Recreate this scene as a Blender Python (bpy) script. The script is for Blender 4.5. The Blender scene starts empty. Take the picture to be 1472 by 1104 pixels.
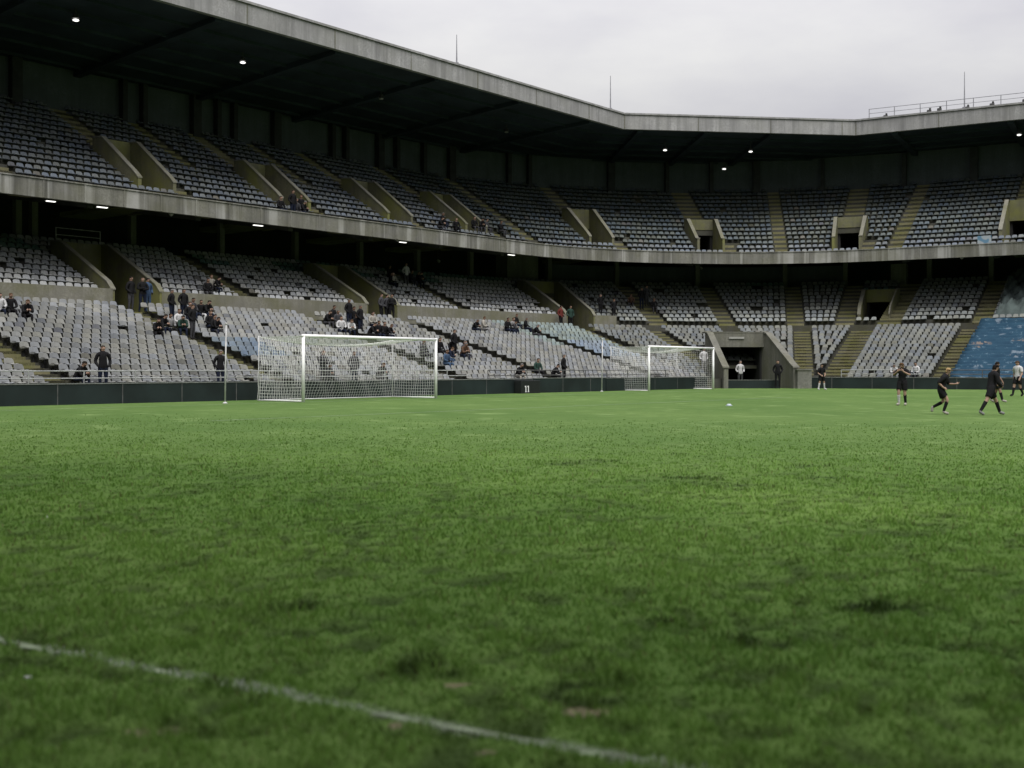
import bpy, math, random
import numpy as np
from mathutils import Vector, Matrix
R = math.radians
random.seed(11); RNG = np.random.default_rng(5)
S = bpy.context.scene; COL = S.collection

# ------------------------------------------------------------------ plan of the stadium
EYE = 1.5                                   # camera height; heights below are given from the camera's eye level
F, HY, CX = 1700., 530., 736.               # focal length and horizon of the 1472 px wide photograph
A = [R(50.5), R(8), R(-30)]; O = [37., 71., 73.4]; r0 = 6.0
N = [np.array([-math.sin(a), math.cos(a)]) for a in A]; U = [np.array([math.cos(a), math.sin(a)]) for a in A]
def meet(n1, o1, n2, o2): return np.linalg.solve(np.array([n1, n2]), np.array([o1, o2]))
C1 = meet(N[0], O[0], N[1], O[1]); C2 = meet(N[1], O[1], N[2], O[2])
t1 = r0*math.tan((A[0]-A[1])/2); t2 = r0*math.tan((A[1]-A[2])/2)
K1 = C1-U[0]*t1-N[0]*r0; K2 = C2-U[1]*t2-N[1]*r0
q1 = float((C1-U[0]*t1)@U[0]); q2 = q1+r0*(A[0]-A[1]); q3 = q2+float(np.linalg.norm(C2-C1))-t1-t2; q4 = q3+r0*(A[1]-A[2])
def ang(q):
    if q <= q1: return A[0]
    if q <= q2: return A[0]-(q-q1)/r0
    if q <= q3: return A[1]
    if q <= q4: return A[1]-(q-q3)/r0
    return A[2]
def P(q, off):
    if q <= q1: return N[0]*(O[0]+off)+U[0]*q
    if q <= q2:
        a = ang(q); return K1+np.array([-math.sin(a), math.cos(a)])*(r0+off)
    if q <= q3: return C1+U[1]*t1+U[1]*(q-q2)+N[1]*off
    if q <= q4:
        a = ang(q); return K2+np.array([-math.sin(a), math.cos(a)])*(r0+off)
    return C2+U[2]*t2+U[2]*(q-q4)+N[2]*off
def sc(q, off): return (r0+off)/r0 if (q1 < q < q2 or q3 < q < q4) else 1.
def qmove(q, d, off):                       # move d metres along the row at this offset
    k = (r0+off)/r0; b = [(q1, q2), (q3, q4)]; sg = 1 if d > 0 else -1; d = abs(d)
    while d > 1e-6:
        c = q+sg*1e-6; st = k if any(x < c < y for x, y in b) else 1.
        e = [v for x in b for v in x if (v-q)*sg > 1e-5]; lim = min(abs(v-q) for v in e) if e else 1e9
        m = min(d/st, lim); q += sg*m; d -= m*st
    return q
def inv(p):
    p = np.asarray(p, float)
    if p@U[0] <= q1 and p@N[0]-O[0] > -2: return float(p@U[0]), float(p@N[0]-O[0])
    d = p-K1; a = math.atan2(-d[0], d[1])
    if A[1] <= a <= A[0]: return q1+(A[0]-a)*r0, float(np.linalg.norm(d))-r0
    e = p-(C1+U[1]*t1); s = float(e@U[1])
    if 0 <= s <= q3-q2: return q2+s, float(e@N[1])
    d = p-K2; a = math.atan2(-d[0], d[1])
    if A[2] <= a <= A[1]: return q3+(A[1]-a)*r0, float(np.linalg.norm(d))-r0
    e = p-(C2+U[2]*t2); return q4+float(e@U[2]), float(e@N[2])
def W(q, off, z):
    p = P(q, off); return (float(p[0]), float(p[1]), z+EYE)
# rows: (offset of the tread's front edge, depth, floor height)
L1 = [(1+.7*i, .7, -.85+.215*i) for i in range(17)]
L2 = [(14.3+.75*i, .75, 3.5+.32*i) for i in range(10)]
UP = [(14.2+.75*i, .75, 8.0+.42*i) for i in range(17)]
ROWS = {'L1': L1, 'L2': L2, 'U': UP}
def prof(off, tier):
    o, d, z = ROWS[tier][0]; r = ROWS[tier][1][2]-z
    return z+r*(off-o)/d
def hit(px, py, tier, dz=.55):
    t, v = (px-CX)/F, (HY-py)/F; Z = 30.; lo = {'L1': 0, 'L2': 14, 'U': 13.6}[tier]
    while Z < 140:
        q, o = inv((t*Z, Z))
        if o > lo and v*Z <= prof(o, tier)+dz: return q, o
        Z += .05
    return 40., 5.
def gz_np(x, y):
    o = np.maximum(np.maximum(x*N[0][0]+y*N[0][1]-O[0], x*N[1][0]+y*N[1][1]-O[1]), x*N[2][0]+y*N[2][1]-O[2])
    t = np.clip(1+o/33., 0, 1); return .28*t*t*(3-2*t)
def gz(x, y): return float(gz_np(np.float64(x), np.float64(y)))
def ground_at(px, py):
    z = 0.
    for _ in range(12):
        D = (EYE-z)*F/(py-HY); x = (px-CX)/F*D; z = gz(x, D)
    return x, D, z

# ------------------------------------------------------------------ helpers
def tag(o, label=None, cat=None, group=None, kind=None):
    if label: o['label'] = label
    if cat: o['category'] = cat
    if group: o['group'] = group
    if kind: o['kind'] = kind
    return o
def empty(name, loc=(0, 0, 0), rz=0, parent=None):
    o = bpy.data.objects.new(name, None); COL.objects.link(o); o.location = loc; o.rotation_euler = (0, 0, rz); o.empty_display_size = .2
    if parent: o.parent = parent
    return o
class MB:
    def __init__(s): s.v = []; s.f = []; s.mi = []
    def add(s, vs, fs, mi=0):
        k = len(s.v); s.v += [tuple(map(float, v)) for v in vs]; s.f += [tuple(i+k for i in f) for f in fs]; s.mi += [mi]*len(fs)
    def hexa(s, a, b, mi=0):               # two quads (lists of 4) joined
        s.add(a+b, [(3, 2, 1, 0), (4, 5, 6, 7), (0, 1, 5, 4), (1, 2, 6, 5), (2, 3, 7, 6), (3, 0, 4, 7)], mi)
    def box(s, x0, x1, y0, y1, z0, z1, mi=0):
        s.hexa([(x0, y0, z0), (x1, y0, z0), (x1, y1, z0), (x0, y1, z0)], [(x0, y0, z1), (x1, y0, z1), (x1, y1, z1), (x0, y1, z1)], mi)
    def boxq(s, qa, qb, o1, o2, z1, z2, step=None):
        qs = qlist(qa, qb)
        for a, b in zip(qs[:-1], qs[1:]):
            s.hexa([W(a, o1, z1), W(b, o1, z1), W(b, o2, z1), W(a, o2, z1)], [W(a, o1, z2), W(b, o1, z2), W(b, o2, z2), W(a, o2, z2)])
    def strip(s, qa, qb, A_, B_):
        qs = qlist(qa, qb)
        for a, b in zip(qs[:-1], qs[1:]):
            s.add([W(a, *A_), W(b, *A_), W(b, *B_), W(a, *B_)], [(0, 1, 2, 3)])
    def prism(s, pts, qa, qb):             # polygon in (off, z) between two q
        n = len(pts); va = [W(qa, *p) for p in pts]; vb = [W(qb, *p) for p in pts]
        s.add(va+vb, [tuple(range(n)), tuple(range(2*n-1, n-1, -1))]+[(i, n+i, n+(i+1) % n, (i+1) % n) for i in range(n)])
    def tube(s, p0, p1, r, n=8, r1=None, mi=0, cap=True):
        p0 = Vector(p0); p1 = Vector(p1); d = (p1-p0).normalized(); r1 = r if r1 is None else r1
        x = d.orthogonal().normalized(); y = d.cross(x)
        vs = [p0+(x*math.cos(2*math.pi*i/n)+y*math.sin(2*math.pi*i/n))*r for i in range(n)]+[p1+(x*math.cos(2*math.pi*i/n)+y*math.sin(2*math.pi*i/n))*r1 for i in range(n)]
        fs = [(i, (i+1) % n, n+(i+1) % n, n+i) for i in range(n)]
        if cap: fs += [tuple(range(n-1, -1, -1)), tuple(range(n, 2*n))]
        s.add(vs, fs, mi)
    def ball(s, c, r, nu=10, nv=6, mi=0, sz=1.):
        vs = [(c[0], c[1], c[2]-r*sz)]; fs = []
        for j in range(1, nv):
            b = math.pi*j/nv-math.pi/2
            for i in range(nu):
                t = 2*math.pi*i/nu; vs.append((c[0]+r*math.cos(b)*math.cos(t), c[1]+r*math.cos(b)*math.sin(t), c[2]+r*sz*math.sin(b)))
        vs.append((c[0], c[1], c[2]+r*sz)); e = len(vs)-1
        for i in range(nu):
            fs.append((0, 1+(i+1) % nu, 1+i)); fs.append((e, e-nu+i, e-nu+(i+1) % nu))
            for j in range(nv-2): fs.append((1+j*nu+i, 1+j*nu+(i+1) % nu, 1+(j+1)*nu+(i+1) % nu, 1+(j+1)*nu+i))
        s.add(vs, fs, mi)
    def build(s, name, m, parent=None, smooth=False, bevel=0):
        me = bpy.data.meshes.new(name); me.from_pydata(s.v, [], s.f)
        for x in (m if isinstance(m, (list, tuple)) else [m]): me.materials.append(x)
        if any(s.mi): me.polygons.foreach_set('material_index', s.mi)
        if smooth: me.polygons.foreach_set('use_smooth', [True]*len(s.f))
        me.update(); o = bpy.data.objects.new(name, me); COL.objects.link(o)
        if parent: o.parent = parent
        if bevel:
            b = o.modifiers.new('b', 'BEVEL'); b.width = bevel; b.segments = 2; b.limit_method = 'ANGLE'
        return o
def qlist(a, b):
    qs = {round(a, 5), round(b, 5)}
    for k in (q1, q2, q3, q4):
        if a < k < b: qs.add(round(k, 5))
    for s, e in ((q1, q2), (q3, q4)):
        n = 14
        for i in range(n+1):
            k = s+(e-s)*i/n
            if a < k < b: qs.add(round(k, 5))
    k = math.ceil(a/4)*4.
    while k < b:
        if k < q1 or k > q4: qs.add(round(k, 5))
        k += 4
    return sorted(qs)

# ------------------------------------------------------------------ materials
def nt_new(name):
    m = bpy.data.materials.new(name); m.use_nodes = True; nt = m.node_tree; b = nt.nodes['Principled BSDF']; return m, nt, b
def nd(nt, t, **k):
    n = nt.nodes.new(t)
    for a, v in k.items(): setattr(n, a, v)
    return n
def mixc(nt, fac, a, b, mode='MIX'):
    n = nd(nt, 'ShaderNodeMix', data_type='RGBA', blend_type=mode); L = nt.links
    for i, v in ((0, fac), (6, a), (7, b)):
        if isinstance(v, (int, float)): n.inputs[i].default_value = v
        elif isinstance(v, tuple): n.inputs[i].default_value = (*v, 1) if len(v) == 3 else v
        else: L.new(v, n.inputs[i])
    return n.outputs[2]
def noise(nt, vec, scale, detail=4, rough=.55, sxyz=None, lo=.35, hi=.65):
    L = nt.links
    if sxyz:
        mp = nd(nt, 'ShaderNodeMapping'); mp.inputs['Scale'].default_value = sxyz; L.new(vec, mp.inputs['Vector']); vec = mp.outputs[0]
    n = nd(nt, 'ShaderNodeTexNoise'); n.inputs['Scale'].default_value = scale; n.inputs['Detail'].default_value = detail; n.inputs['Roughness'].default_value = rough
    L.new(vec, n.inputs['Vector'])
    r = nd(nt, 'ShaderNodeMapRange'); r.inputs[1].default_value = lo; r.inputs[2].default_value = hi; L.new(n.outputs[0], r.inputs[0])
    return r.outputs[0]
def pos(nt, obj=False):
    if obj: return nd(nt, 'ShaderNodeTexCoord').outputs['Object']
    return nd(nt, 'ShaderNodeNewGeometry').outputs['Position']
def bump(nt, b, h, dist=.01, strength=.6):
    n = nd(nt, 'ShaderNodeBump'); n.inputs['Distance'].default_value = dist; n.inputs['Strength'].default_value = strength
    nt.links.new(h, n.inputs['Height']); nt.links.new(n.outputs[0], b.inputs['Normal'])
def plain(name, c, rough=.6, var=.3, scale=6, metal=0, obj=False, spec=.3):
    m, nt, b = nt_new(name); v = noise(nt, pos(nt, obj), scale)
    nt.links.new(mixc(nt, v, tuple(x*(1-var) for x in c), tuple(min(1, x*(1+var*.5)) for x in c)), b.inputs['Base Color'])
    b.inputs['Roughness'].default_value = rough; b.inputs['Metallic'].default_value = metal; b.inputs['Specular IOR Level'].default_value = spec
    return m
def concrete(name, c, moss=(.12, .12, .045), mossamt=.5, dark=.45, streak=1., rough=.9, light=None):
    m, nt, b = nt_new(name); p = pos(nt)
    base = mixc(nt, noise(nt, p, .9, 5), tuple(x*.75 for x in c), tuple(min(1, x*1.15) for x in c))
    base = mixc(nt, noise(nt, p, 9, 3), base, tuple(x*.8 for x in c))
    if streak:
        st = noise(nt, p, 1.0, 5, .7, (2.2, 2.2, .12), .42, .66); sm = nd(nt, 'ShaderNodeMath', operation='MULTIPLY'); sm.inputs[1].default_value = streak*.75; nt.links.new(st, sm.inputs[0])
        base = mixc(nt, sm.outputs[0], base, tuple(x*dark for x in c))
        if light:
            s2 = noise(nt, p, 1.0, 3, .6, (1.1, 1.1, .05), .52, .60); sm2 = nd(nt, 'ShaderNodeMath', operation='MULTIPLY'); sm2.inputs[1].default_value = .8; nt.links.new(s2, sm2.inputs[0])
            base = mixc(nt, sm2.outputs[0], base, light)
    ms = noise(nt, p, .55, 5, .65, None, .42, .62); mm = nd(nt, 'ShaderNodeMath', operation='MULTIPLY'); mm.inputs[1].default_value = mossamt; nt.links.new(ms, mm.inputs[0])
    nt.links.new(mixc(nt, mm.outputs[0], base, moss), b.inputs['Base Color']); b.inputs['Roughness'].default_value = rough; b.inputs['Specular IOR Level'].default_value = .2
    bump(nt, b, noise(nt, p, 14, 4, .6, None, .2, .8), .01, .5)
    return m
def emit(name, c, e):
    m, nt, b = nt_new(name); b.inputs['Base Color'].default_value = (*c, 1); b.inputs['Emission Color'].default_value = (*c, 1); b.inputs['Emission Strength'].default_value = e
    return m
M = {}
M['terrace'] = concrete('mossy_concrete', (.075, .075, .065), moss=(.06, .06, .025), mossamt=.55, streak=.3)
M['stair'] = concrete('stair_concrete', (.18, .17, .10), moss=(.13, .13, .045), mossamt=.8, streak=0)
M['parapet'] = concrete('balcony_concrete', (.195, .193, .172), moss=(.105, .105, .06), mossamt=.4, dark=.36, streak=1.1, light=(.33, .33, .31))
M['wall'] = concrete('walkway_concrete', (.21, .205, .17), moss=(.12, .12, .06), mossamt=.55, dark=.55, streak=.7)
M['vom'] = concrete('opening_concrete', (.155, .152, .10), moss=(.16, .165, .05), mossamt=.8, dark=.5, streak=.8)
M['roofedge'] = concrete('roof_edge_concrete', (.315, .313, .312), moss=(.22, .22, .20), mossamt=.35, dark=.42, streak=.95)
M['tunnel'] = concrete('tunnel_concrete', (.165, .163, .140), moss=(.11, .11, .06), mossamt=.35, dark=.5, streak=.9)
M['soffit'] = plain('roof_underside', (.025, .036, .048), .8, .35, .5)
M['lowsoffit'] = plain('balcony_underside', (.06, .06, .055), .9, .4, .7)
M['backwall'] = concrete('back_wall_panel', (.085, .098, .108), moss=(.07, .08, .078), mossamt=.2, streak=.5)
M['shadewall'] = plain('recess_shade', (.02, .02, .02), .9, .3, .5)  # near-black colour stands for the shade in concourse, doorways and passages
M['pillar'] = concrete('pillar_concrete', (.17, .17, .15), mossamt=.3, streak=.6)
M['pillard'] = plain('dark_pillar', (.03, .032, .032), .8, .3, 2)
M['board'] = plain('dark_board', (.012, .02, .020), .55, .35, .8)
M['boardtop'] = plain('board_cap', (.16, .17, .16), .6, .3, 3)
M['rail'] = plain('grey_rail', (.34, .35, .34), .5, .3, 5, .2)
M['raildark'] = plain('dark_rail', (.1, .1, .1), .5, .3, 5, .2)
M['white'] = plain('white_paint', (.80, .80, .80), .4, .08, 3)
M['net'] = plain('net_cord', (.74, .74, .72), .7, .1, 8)
M['pole'] = plain('pole_paint', (.5, .5, .5), .5, .2, 4)
M['mast'] = plain('mast_metal', (.25, .25, .27), .5, .2, 4, .3)
M['lamp'] = emit('lamp_glow', (1, .98, .93), 1.15)
M['lampoff'] = plain('lamp_glass', (.3, .3, .28), .3, .1, 4)
M['lampbody'] = plain('lamp_housing', (.05, .05, .05), .5, .2, 4)
M['bracket'] = plain('seat_bracket', (.06, .06, .06), .6, .2, 9, .3)
M['boxblack'] = plain('black_box', (.012, .014, .014), .5, .2, 6)
M['sign'] = plain('white_lettering', (.75, .75, .75), .6, .1, 6)

def seat_mat(name, use_attr):
    m, nt, b = nt_new(name); L = nt.links
    if use_attr: c = nd(nt, 'ShaderNodeAttribute', attribute_name='tint').outputs['Color']
    else: c = nd(nt, 'ShaderNodeObjectInfo').outputs['Color']
    p = pos(nt); g = noise(nt, p, 11, 4, .65, None, .4, .75); gm = nd(nt, 'ShaderNodeMath', operation='MULTIPLY'); gm.inputs[1].default_value = .38; L.new(g, gm.inputs[0])
    L.new(mixc(nt, gm.outputs[0], c, (.13, .13, .10)), b.inputs['Base Color']); b.inputs['Roughness'].default_value = .55; b.inputs['Specular IOR Level'].default_value = .25
    return m
M['seat1'] = seat_mat('weathered_seat_plastic', False); M['seatn'] = seat_mat('weathered_seat_plastic_rows', True)

# ------------------------------------------------------------------ grandstand: terraces, walls, openings
QA, QB = -6., 100.
AISLES = {'L1': [(22., 1.15, 0, 11), (31.8, 1.1, 0, 17), (42.7, 1.1, 0, 17), (50., 1.1, 0, 17), (60.3, 1.1, 0, 17), (63.95, 1.2, 6, 17), (65.85, 1.3, 5, 17), (68.55, 1.2, 7, 17), (70.25, 1.15, 0, 17), (71.62, 1.6, 0, 17), (77.95, 1.0, 0, 17), (88., 1.3, 0, 17), (11., 1.2, 0, 17), (1., 1.2, 0, 17)],
          'L2': [(40.5, 1.1, 0, 10), (58.1, 1.1, 0, 10), (66.15, 1.4, 0, 10), (68.6, 1.2, 0, 10), (70.12, 1.2, 0, 10), (71.17, 1.3, 0, 10), (72.28, 1.6, 0, 10), (78.55, 1.2, 0, 10), (88., 1.3, 0, 10), (23., 1.2, 0, 10), (8., 1.2, 0, 10)],
          'U': [(63.5, 1.0, 0, 17), (69.85, .9, 0, 17), (72.25, 1.0, 0, 17), (40.8, .9, 8, 17), (49.6, .9, 8, 17)]}
VOMS = [  # tier, q, half width, mouth offset, end offset, floor height
    ('L2', 33.1, 1.25, 14.1, 19.4, 2.72), ('L2', 49.8, 1.2, 14.1, 19.4, 2.72), ('L2', 64.25, 1.3, 14.1, 19.6, 2.72), ('L2', 71.75, 1.1, 15.0, 18.2, 2.9),
    ('U', 35.9, .95, 16.6, 20.6, 8.75), ('U', 45.2, .95, 16.6, 20.6, 8.75), ('U', 53.8, .95, 16.6, 20.6, 8.75), ('U', 61.2, .95, 16.6, 20.6, 8.75),
    ('U', 65.2, .95, 16.6, 20.6, 8.75), ('U', 68.4, .95, 16.0, 19.4, 8.8), ('U', 71.15, .95, 16.0, 19.4, 8.8), ('U', 80.5, 1., 16.6, 20.6, 8.75), ('U', 26., .95, 16.6, 20.6, 8.75), ('U', 89., .95, 16.6, 20.6, 8.75), ('L2', 15.5, 1.25, 14.1, 19.4, 2.72)]
QX = 65.2                                                          # right of here the upper rows start one row lower and the walkway wall stops
for t, q, hw, oa, ob, zf in VOMS:
    if t == 'U': AISLES['U'].append((q, 1.15 if q < 68 else 1.5, int((ob-14.2)/.75)+1, 17)); AISLES['U'].append((q+(1.45 if q < 68 else 1.5)/sc(q, 17), 1.0, 0, 4))
TUN = dict(q=66.15, back=4.9, hw=1.75)
pt = np.array([(1059-736)/F*77.4, 77.4]); TQ, TO = inv(pt)
TA = ang(TQ)*.4; TX = np.array([math.cos(TA), math.sin(TA)]); TY = np.array([-math.sin(TA), math.cos(TA)])
TC = pt-TY*4.4                                                    # tunnel axis where it meets the pitch
def in_tunnel(p, m=.0):
    d = np.asarray(p)-TC; x, y = d@TX, d@TY
    return -2.05-m < x < 2.05+m+max(0, .8-.18*y) and y < 5.2+m
def cuts(tier, off):
    out = []
    for t, q, hw, oa, ob, zf in VOMS:
        if t == tier and oa-.1 <= off < ob:
            d = hw/sc(q, (oa+ob)/2); out.append((q-d, q+d))
    if tier == 'L1':
        qs = [q for q in np.arange(60, 71, .05) if in_tunnel(P(q, off))]
        if qs: out.append((qs[0], qs[-1]))
    return sorted(out)
def spans(tier, off, qa, qb):
    cur = qa; res = []
    for a, b in cuts(tier, off):
        if a > cur: res.append((cur, a))
        cur = max(cur, b)
    res.append((cur, qb)); return res
stand = empty('grandstand', W(40, 0, -1.2))
stand.location = (0, 0, 0)
tag(stand, 'weathered two tier concrete grandstand with deep dark roof around the pitch', 'grandstand')
def lower():
    m = MB()
    for a, b in spans('L1', .3, QA, QB): m.strip(a, b, (.12, -1.5), (.12, -.62)); m.strip(a, b, (.12, -.62), (.30, -.62)); m.strip(a, b, (.30, -.62), (.30, -.85)); m.strip(a, b, (.30, -.85), (1., -.85))
    for rows, tier in ((L1, 'L1'), (L2, 'L2')):
        for i, (o, d, z) in enumerate(rows):
            for a, b in spans(tier, o+.05, QA, QB):
                m.strip(a, b, (o, z), (o+d, z))
                if i: m.strip(a, b, (o, rows[i-1][2]), (o, z))
    o = 1+.7*17; zt = L1[-1][2]; m.strip(QA, QB, (o, zt), (o, 2.7)); m.strip(QA, QB, (o, 2.7), (15.2, 2.7))
    m.strip(QX, QB, (13.55, 2.7), (13.55, 3.18)); m.strip(QX, QB, (13.55, 3.18), (14.3, 3.18)); m.strip(QX, QB, (14.3, 3.18), (14.3, 3.5))
    m.strip(QA, QB, (21.8, L2[-1][2]), (21.8, 6.5)); m.strip(QA, QB, (21.8, 6.5), (27, 6.5))
    m.build('lower_terrace', M['terrace'], stand)
    for a, b in spans('L2', 14.15, QA, QB):
        b = min(b, QX)
        if b-a < .2: continue
        w = MB(); e = .12/sc(b, 14.2)
        w.boxq(a+e, b-e, 14.08, 14.3, 2.7, 3.86)
        w.build('walkway_wall', M['wall'], stand)
lower()
def upper():
    m = MB()
    m.strip(QA, QB, (13.68, 7.9), (14.2, 7.9)); m.strip(QA, QB, (14.2, 7.9), (14.2, 8.0))
    for i, (o, d, z) in enumerate(UP):
        for a, b in spans('U', o+.05, QA, QB):
            m.strip(a, b, (o, z), (o+d, z))
            if i: m.strip(a, b, (o, UP[i-1][2]), (o, z))
    m.build('upper_terrace', M['terrace'], stand)
    f = MB(); f.boxq(QA, QB, 13.45, 13.68, 7.75, 8.58); f.boxq(QA, QB, 13.40, 13.73, 8.582, 8.64)
    k = QA+1
    while k < QB:                                                   # shallow pilasters between the cast panels
        f.boxq(k, k+.10/sc(k, 13.4), 13.425, 13.449, 7.76, 8.578); k += 2.05/sc(k, 13.4)
    f.build('balcony_front', M['parapet'], stand)
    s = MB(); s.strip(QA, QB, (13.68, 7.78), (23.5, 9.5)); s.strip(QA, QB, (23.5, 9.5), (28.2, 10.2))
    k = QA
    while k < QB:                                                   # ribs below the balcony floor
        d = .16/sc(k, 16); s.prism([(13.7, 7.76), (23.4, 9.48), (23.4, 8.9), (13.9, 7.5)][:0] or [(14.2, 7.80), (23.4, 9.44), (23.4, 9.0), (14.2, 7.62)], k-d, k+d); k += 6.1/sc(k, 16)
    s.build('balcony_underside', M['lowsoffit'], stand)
upper()
def back_walls():
    m = MB(); m.boxq(QA, QB, 27.0, 27.3, 14.0, 18.2); m.build('upper_back_wall', M['backwall'], stand)
    d = MB(); d.boxq(QA, QB, 28.0, 28.2, 6.4, 10.4); d.build('lower_back_wall', M['shadewall'], stand)
    c = MB(); c.boxq(64.9, 71.0, 23.4, 23.6, 6.5, 8.35); c.build('concourse_panel', M['backwall'], stand)
    c = MB(); c.boxq(64.05, 64.65, 22.4, 24.0, 6.5, 9.3); c.build('concourse_block', M['pillar'], stand)
    c = MB(); c.boxq(71.75, 72.0, 21.9, 22.6, 6.5, 8.2); c.build('concourse_block', M['pillar'], stand)
back_walls()
for q in [31.3-6.1*i for i in range(1, 6)]+[31.3, 32.2, 38.1, 44.2, 50., 55.7, 61.3, 63.3, 64.85, 66.1, 68.5, 70.0, 71.0, 73.5, 78, 84, 90]:
    m = MB(); w = .17/sc(q, 22.3); m.boxq(q-w, q+w, 22.2, 22.55, 6.45, 9.35); m.build('column', M['pillar'], stand)
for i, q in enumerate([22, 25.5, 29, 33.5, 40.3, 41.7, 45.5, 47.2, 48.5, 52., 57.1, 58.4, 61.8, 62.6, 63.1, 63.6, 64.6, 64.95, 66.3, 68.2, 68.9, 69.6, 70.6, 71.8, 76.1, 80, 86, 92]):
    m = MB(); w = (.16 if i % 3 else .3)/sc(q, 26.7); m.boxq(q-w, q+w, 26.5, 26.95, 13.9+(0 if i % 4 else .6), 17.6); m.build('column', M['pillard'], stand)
def vomitory(tier, q, hw, oa, ob, zf):
    s = sc(q, (oa+ob)/2); d = hw/s; t = .2/s; dh = 2.15
    top = max(zf+dh+.3, prof(ob, tier)+.85)
    v = MB()
    v.boxq(q-d, q+d, oa-.02, ob+4, zf-.25, zf-.003)                 # landing
    v.boxq(q-d+.002, q+d-.002, ob, ob+.22, zf+dh, top)              # head wall above the door
    par = v.build('vomitory', M['vom'], stand)
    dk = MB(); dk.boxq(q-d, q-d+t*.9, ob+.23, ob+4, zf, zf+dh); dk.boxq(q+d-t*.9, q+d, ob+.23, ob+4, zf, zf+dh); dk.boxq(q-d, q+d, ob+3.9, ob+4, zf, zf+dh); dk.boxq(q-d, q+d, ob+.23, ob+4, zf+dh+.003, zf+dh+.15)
    dk.build('doorway', M['shadewall'], par)
    for sg in (-1, 1):
        w = MB(); a, b = (q-d-t, q-d) if sg < 0 else (q+d, q+d+t)
        w.prism([(oa, zf-.3), (oa, zf+1.08), (oa+.35, max(zf+1.1, prof(oa+.35, tier)+.62)), (ob-.6, top-.08), (ob+.3, top-.02), (ob+.3, zf-.3)], a, b)
        pw = w.build('parapet', M['vom'], par)
        c = MB(); e = .035/s; c.prism([(oa-.03, zf+1.084), (oa+.35, max(zf+1.104, prof(oa+.35, tier)+.624)), (ob-.6, top-.076), (ob+.3, top-.016), (ob+.3, top+.05), (ob-.6, top-.01), (oa+.35, max(zf+1.17, prof(oa+.35, tier)+.69)), (oa-.03, zf+1.15)], a-e, b+e)
        c.build('parapet_cap', M['wall'], par)
    rl = MB(); p0 = W(q-d, ob+.1, top+.0); p1 = W(q+d, ob+.1, top+.0)
    for h in (.35, .7): rl.tube((p0[0], p0[1], p0[2]+h), (p1[0], p1[1], p1[2]+h), .02, 6)
    for p in (p0, p1): rl.tube(p, (p[0], p[1], p[2]+.72), .022, 6)
    if tier == 'L2' and 30 < q < 40: rl.build('guard_rail', M['rail'], par)
for a in VOMS: vomitory(*a)
for tier, lst in AISLES.items():
    rows = ROWS[tier]
    for q, w, ra, rb in lst:
        m = MB(); r = rows[1][2]-rows[0][2]
        for i in range(-1 if tier == 'L2' and q > QX else ra, min(rb, len(rows))):
            o, d, z = rows[i] if i >= 0 else (13.55, .75, 3.18)
            if any(a < q < b for a, b in cuts(tier, o+.05)): continue
            qa, qb = qmove(q, -w/2, o+.3), qmove(q, w/2, o+.3)
            m.boxq(qa, qb, o, o+d*.5, z-.12, z+.004); m.boxq(qa, qb, o+d*.5, o+d-.002, z-.1, z+r*.5)
        if m.v: m.build('stairway', M['stair'], stand)
# players' tunnel
def tun():
    def T(x, y, z): p = TC+TX*x+TY*y; return (float(p[0]), float(p[1]), z+EYE)
    def tb(m, x0, x1, y0, y1, z0, z1): m.hexa([T(x0, y0, z0), T(x1, y0, z0), T(x1, y1, z0), T(x0, y1, z0)], [T(x0, y0, z1), T(x1, y0, z1), T(x1, y1, z1), T(x0, y1, z1)])
    m = MB(); tb(m, -2.05, 2.05, 4.3, 4.62, 1.42, 2.34); tb(m, -2.1, 2.1, 4.28, 5.3, 2.342, 2.42)
    par = m.build('players_tunnel', M['tunnel'], stand)
    for sg in (-1, 1):
        w = MB()
        fx = .75 if sg > 0 else .1; x0 = 1.72*sg
        pts = [(4.62, -1.4), (4.62, 2.33), (3.9, 2.2), (.25, .12), (.0, .0), (0, -1.4)]
        n = len(pts); fl = lambda y: x0+fx*(1-y/4.6)
        va = [T(fl(y), y, z) for y, z in pts]; vb = [T(fl(y)+.28*sg, y, z) for y, z in pts]
        w.add(va+vb, [tuple(range(n)), tuple(range(2*n-1, n-1, -1))]+[(i, n+i, n+(i+1) % n, (i+1) % n) for i in range(n)])
        w.build('wing_wall', M['tunnel'], par)
        c = MB(); cp = [(4.62, 2.36), (3.9, 2.24), (.25, .16), (-.05, .03)]
        for (y0, z0), (y1, z1) in zip(cp[:-1], cp[1:]):
            c.hexa([T(fl(y0)-.05*sg, y0, z0), T(fl(y0)+.36*sg, y0, z0), T(fl(y1)+.36*sg, y1, z1), T(fl(y1)-.05*sg, y1, z1)], [T(fl(y0)-.05*sg, y0, z0+.1), T(fl(y0)+.36*sg, y0, z0+.1), T(fl(y1)+.36*sg, y1, z1+.1), T(fl(y1)-.05*sg, y1, z1+.1)])
        c.build('wall_cap', M['tunnel'], par)
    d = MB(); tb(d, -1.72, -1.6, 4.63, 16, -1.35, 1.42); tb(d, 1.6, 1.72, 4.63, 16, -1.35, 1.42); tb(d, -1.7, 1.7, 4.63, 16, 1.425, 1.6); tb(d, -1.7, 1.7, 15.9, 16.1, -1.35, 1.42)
    d.build('passage', M['shadewall'], par)
    b = MB(); tb(b, 2.62, 3.5, -.35, .55, -1.3, -.1); tb(b, 2.55, 3.57, -.4, .6, -.098, -.02)
    b.build('gate_pier', M['pillar'], par)
    l = MB(); tb(l, -.55, .45, 4.22, 4.27, 1.95, 2.08); lo = l.build('tunnel_lamp', [M['lampoff']], None)
    tag(lo, 'narrow white strip lamp on the concrete beam above the tunnel mouth', 'lamp')
    return T
T = tun()

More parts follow.
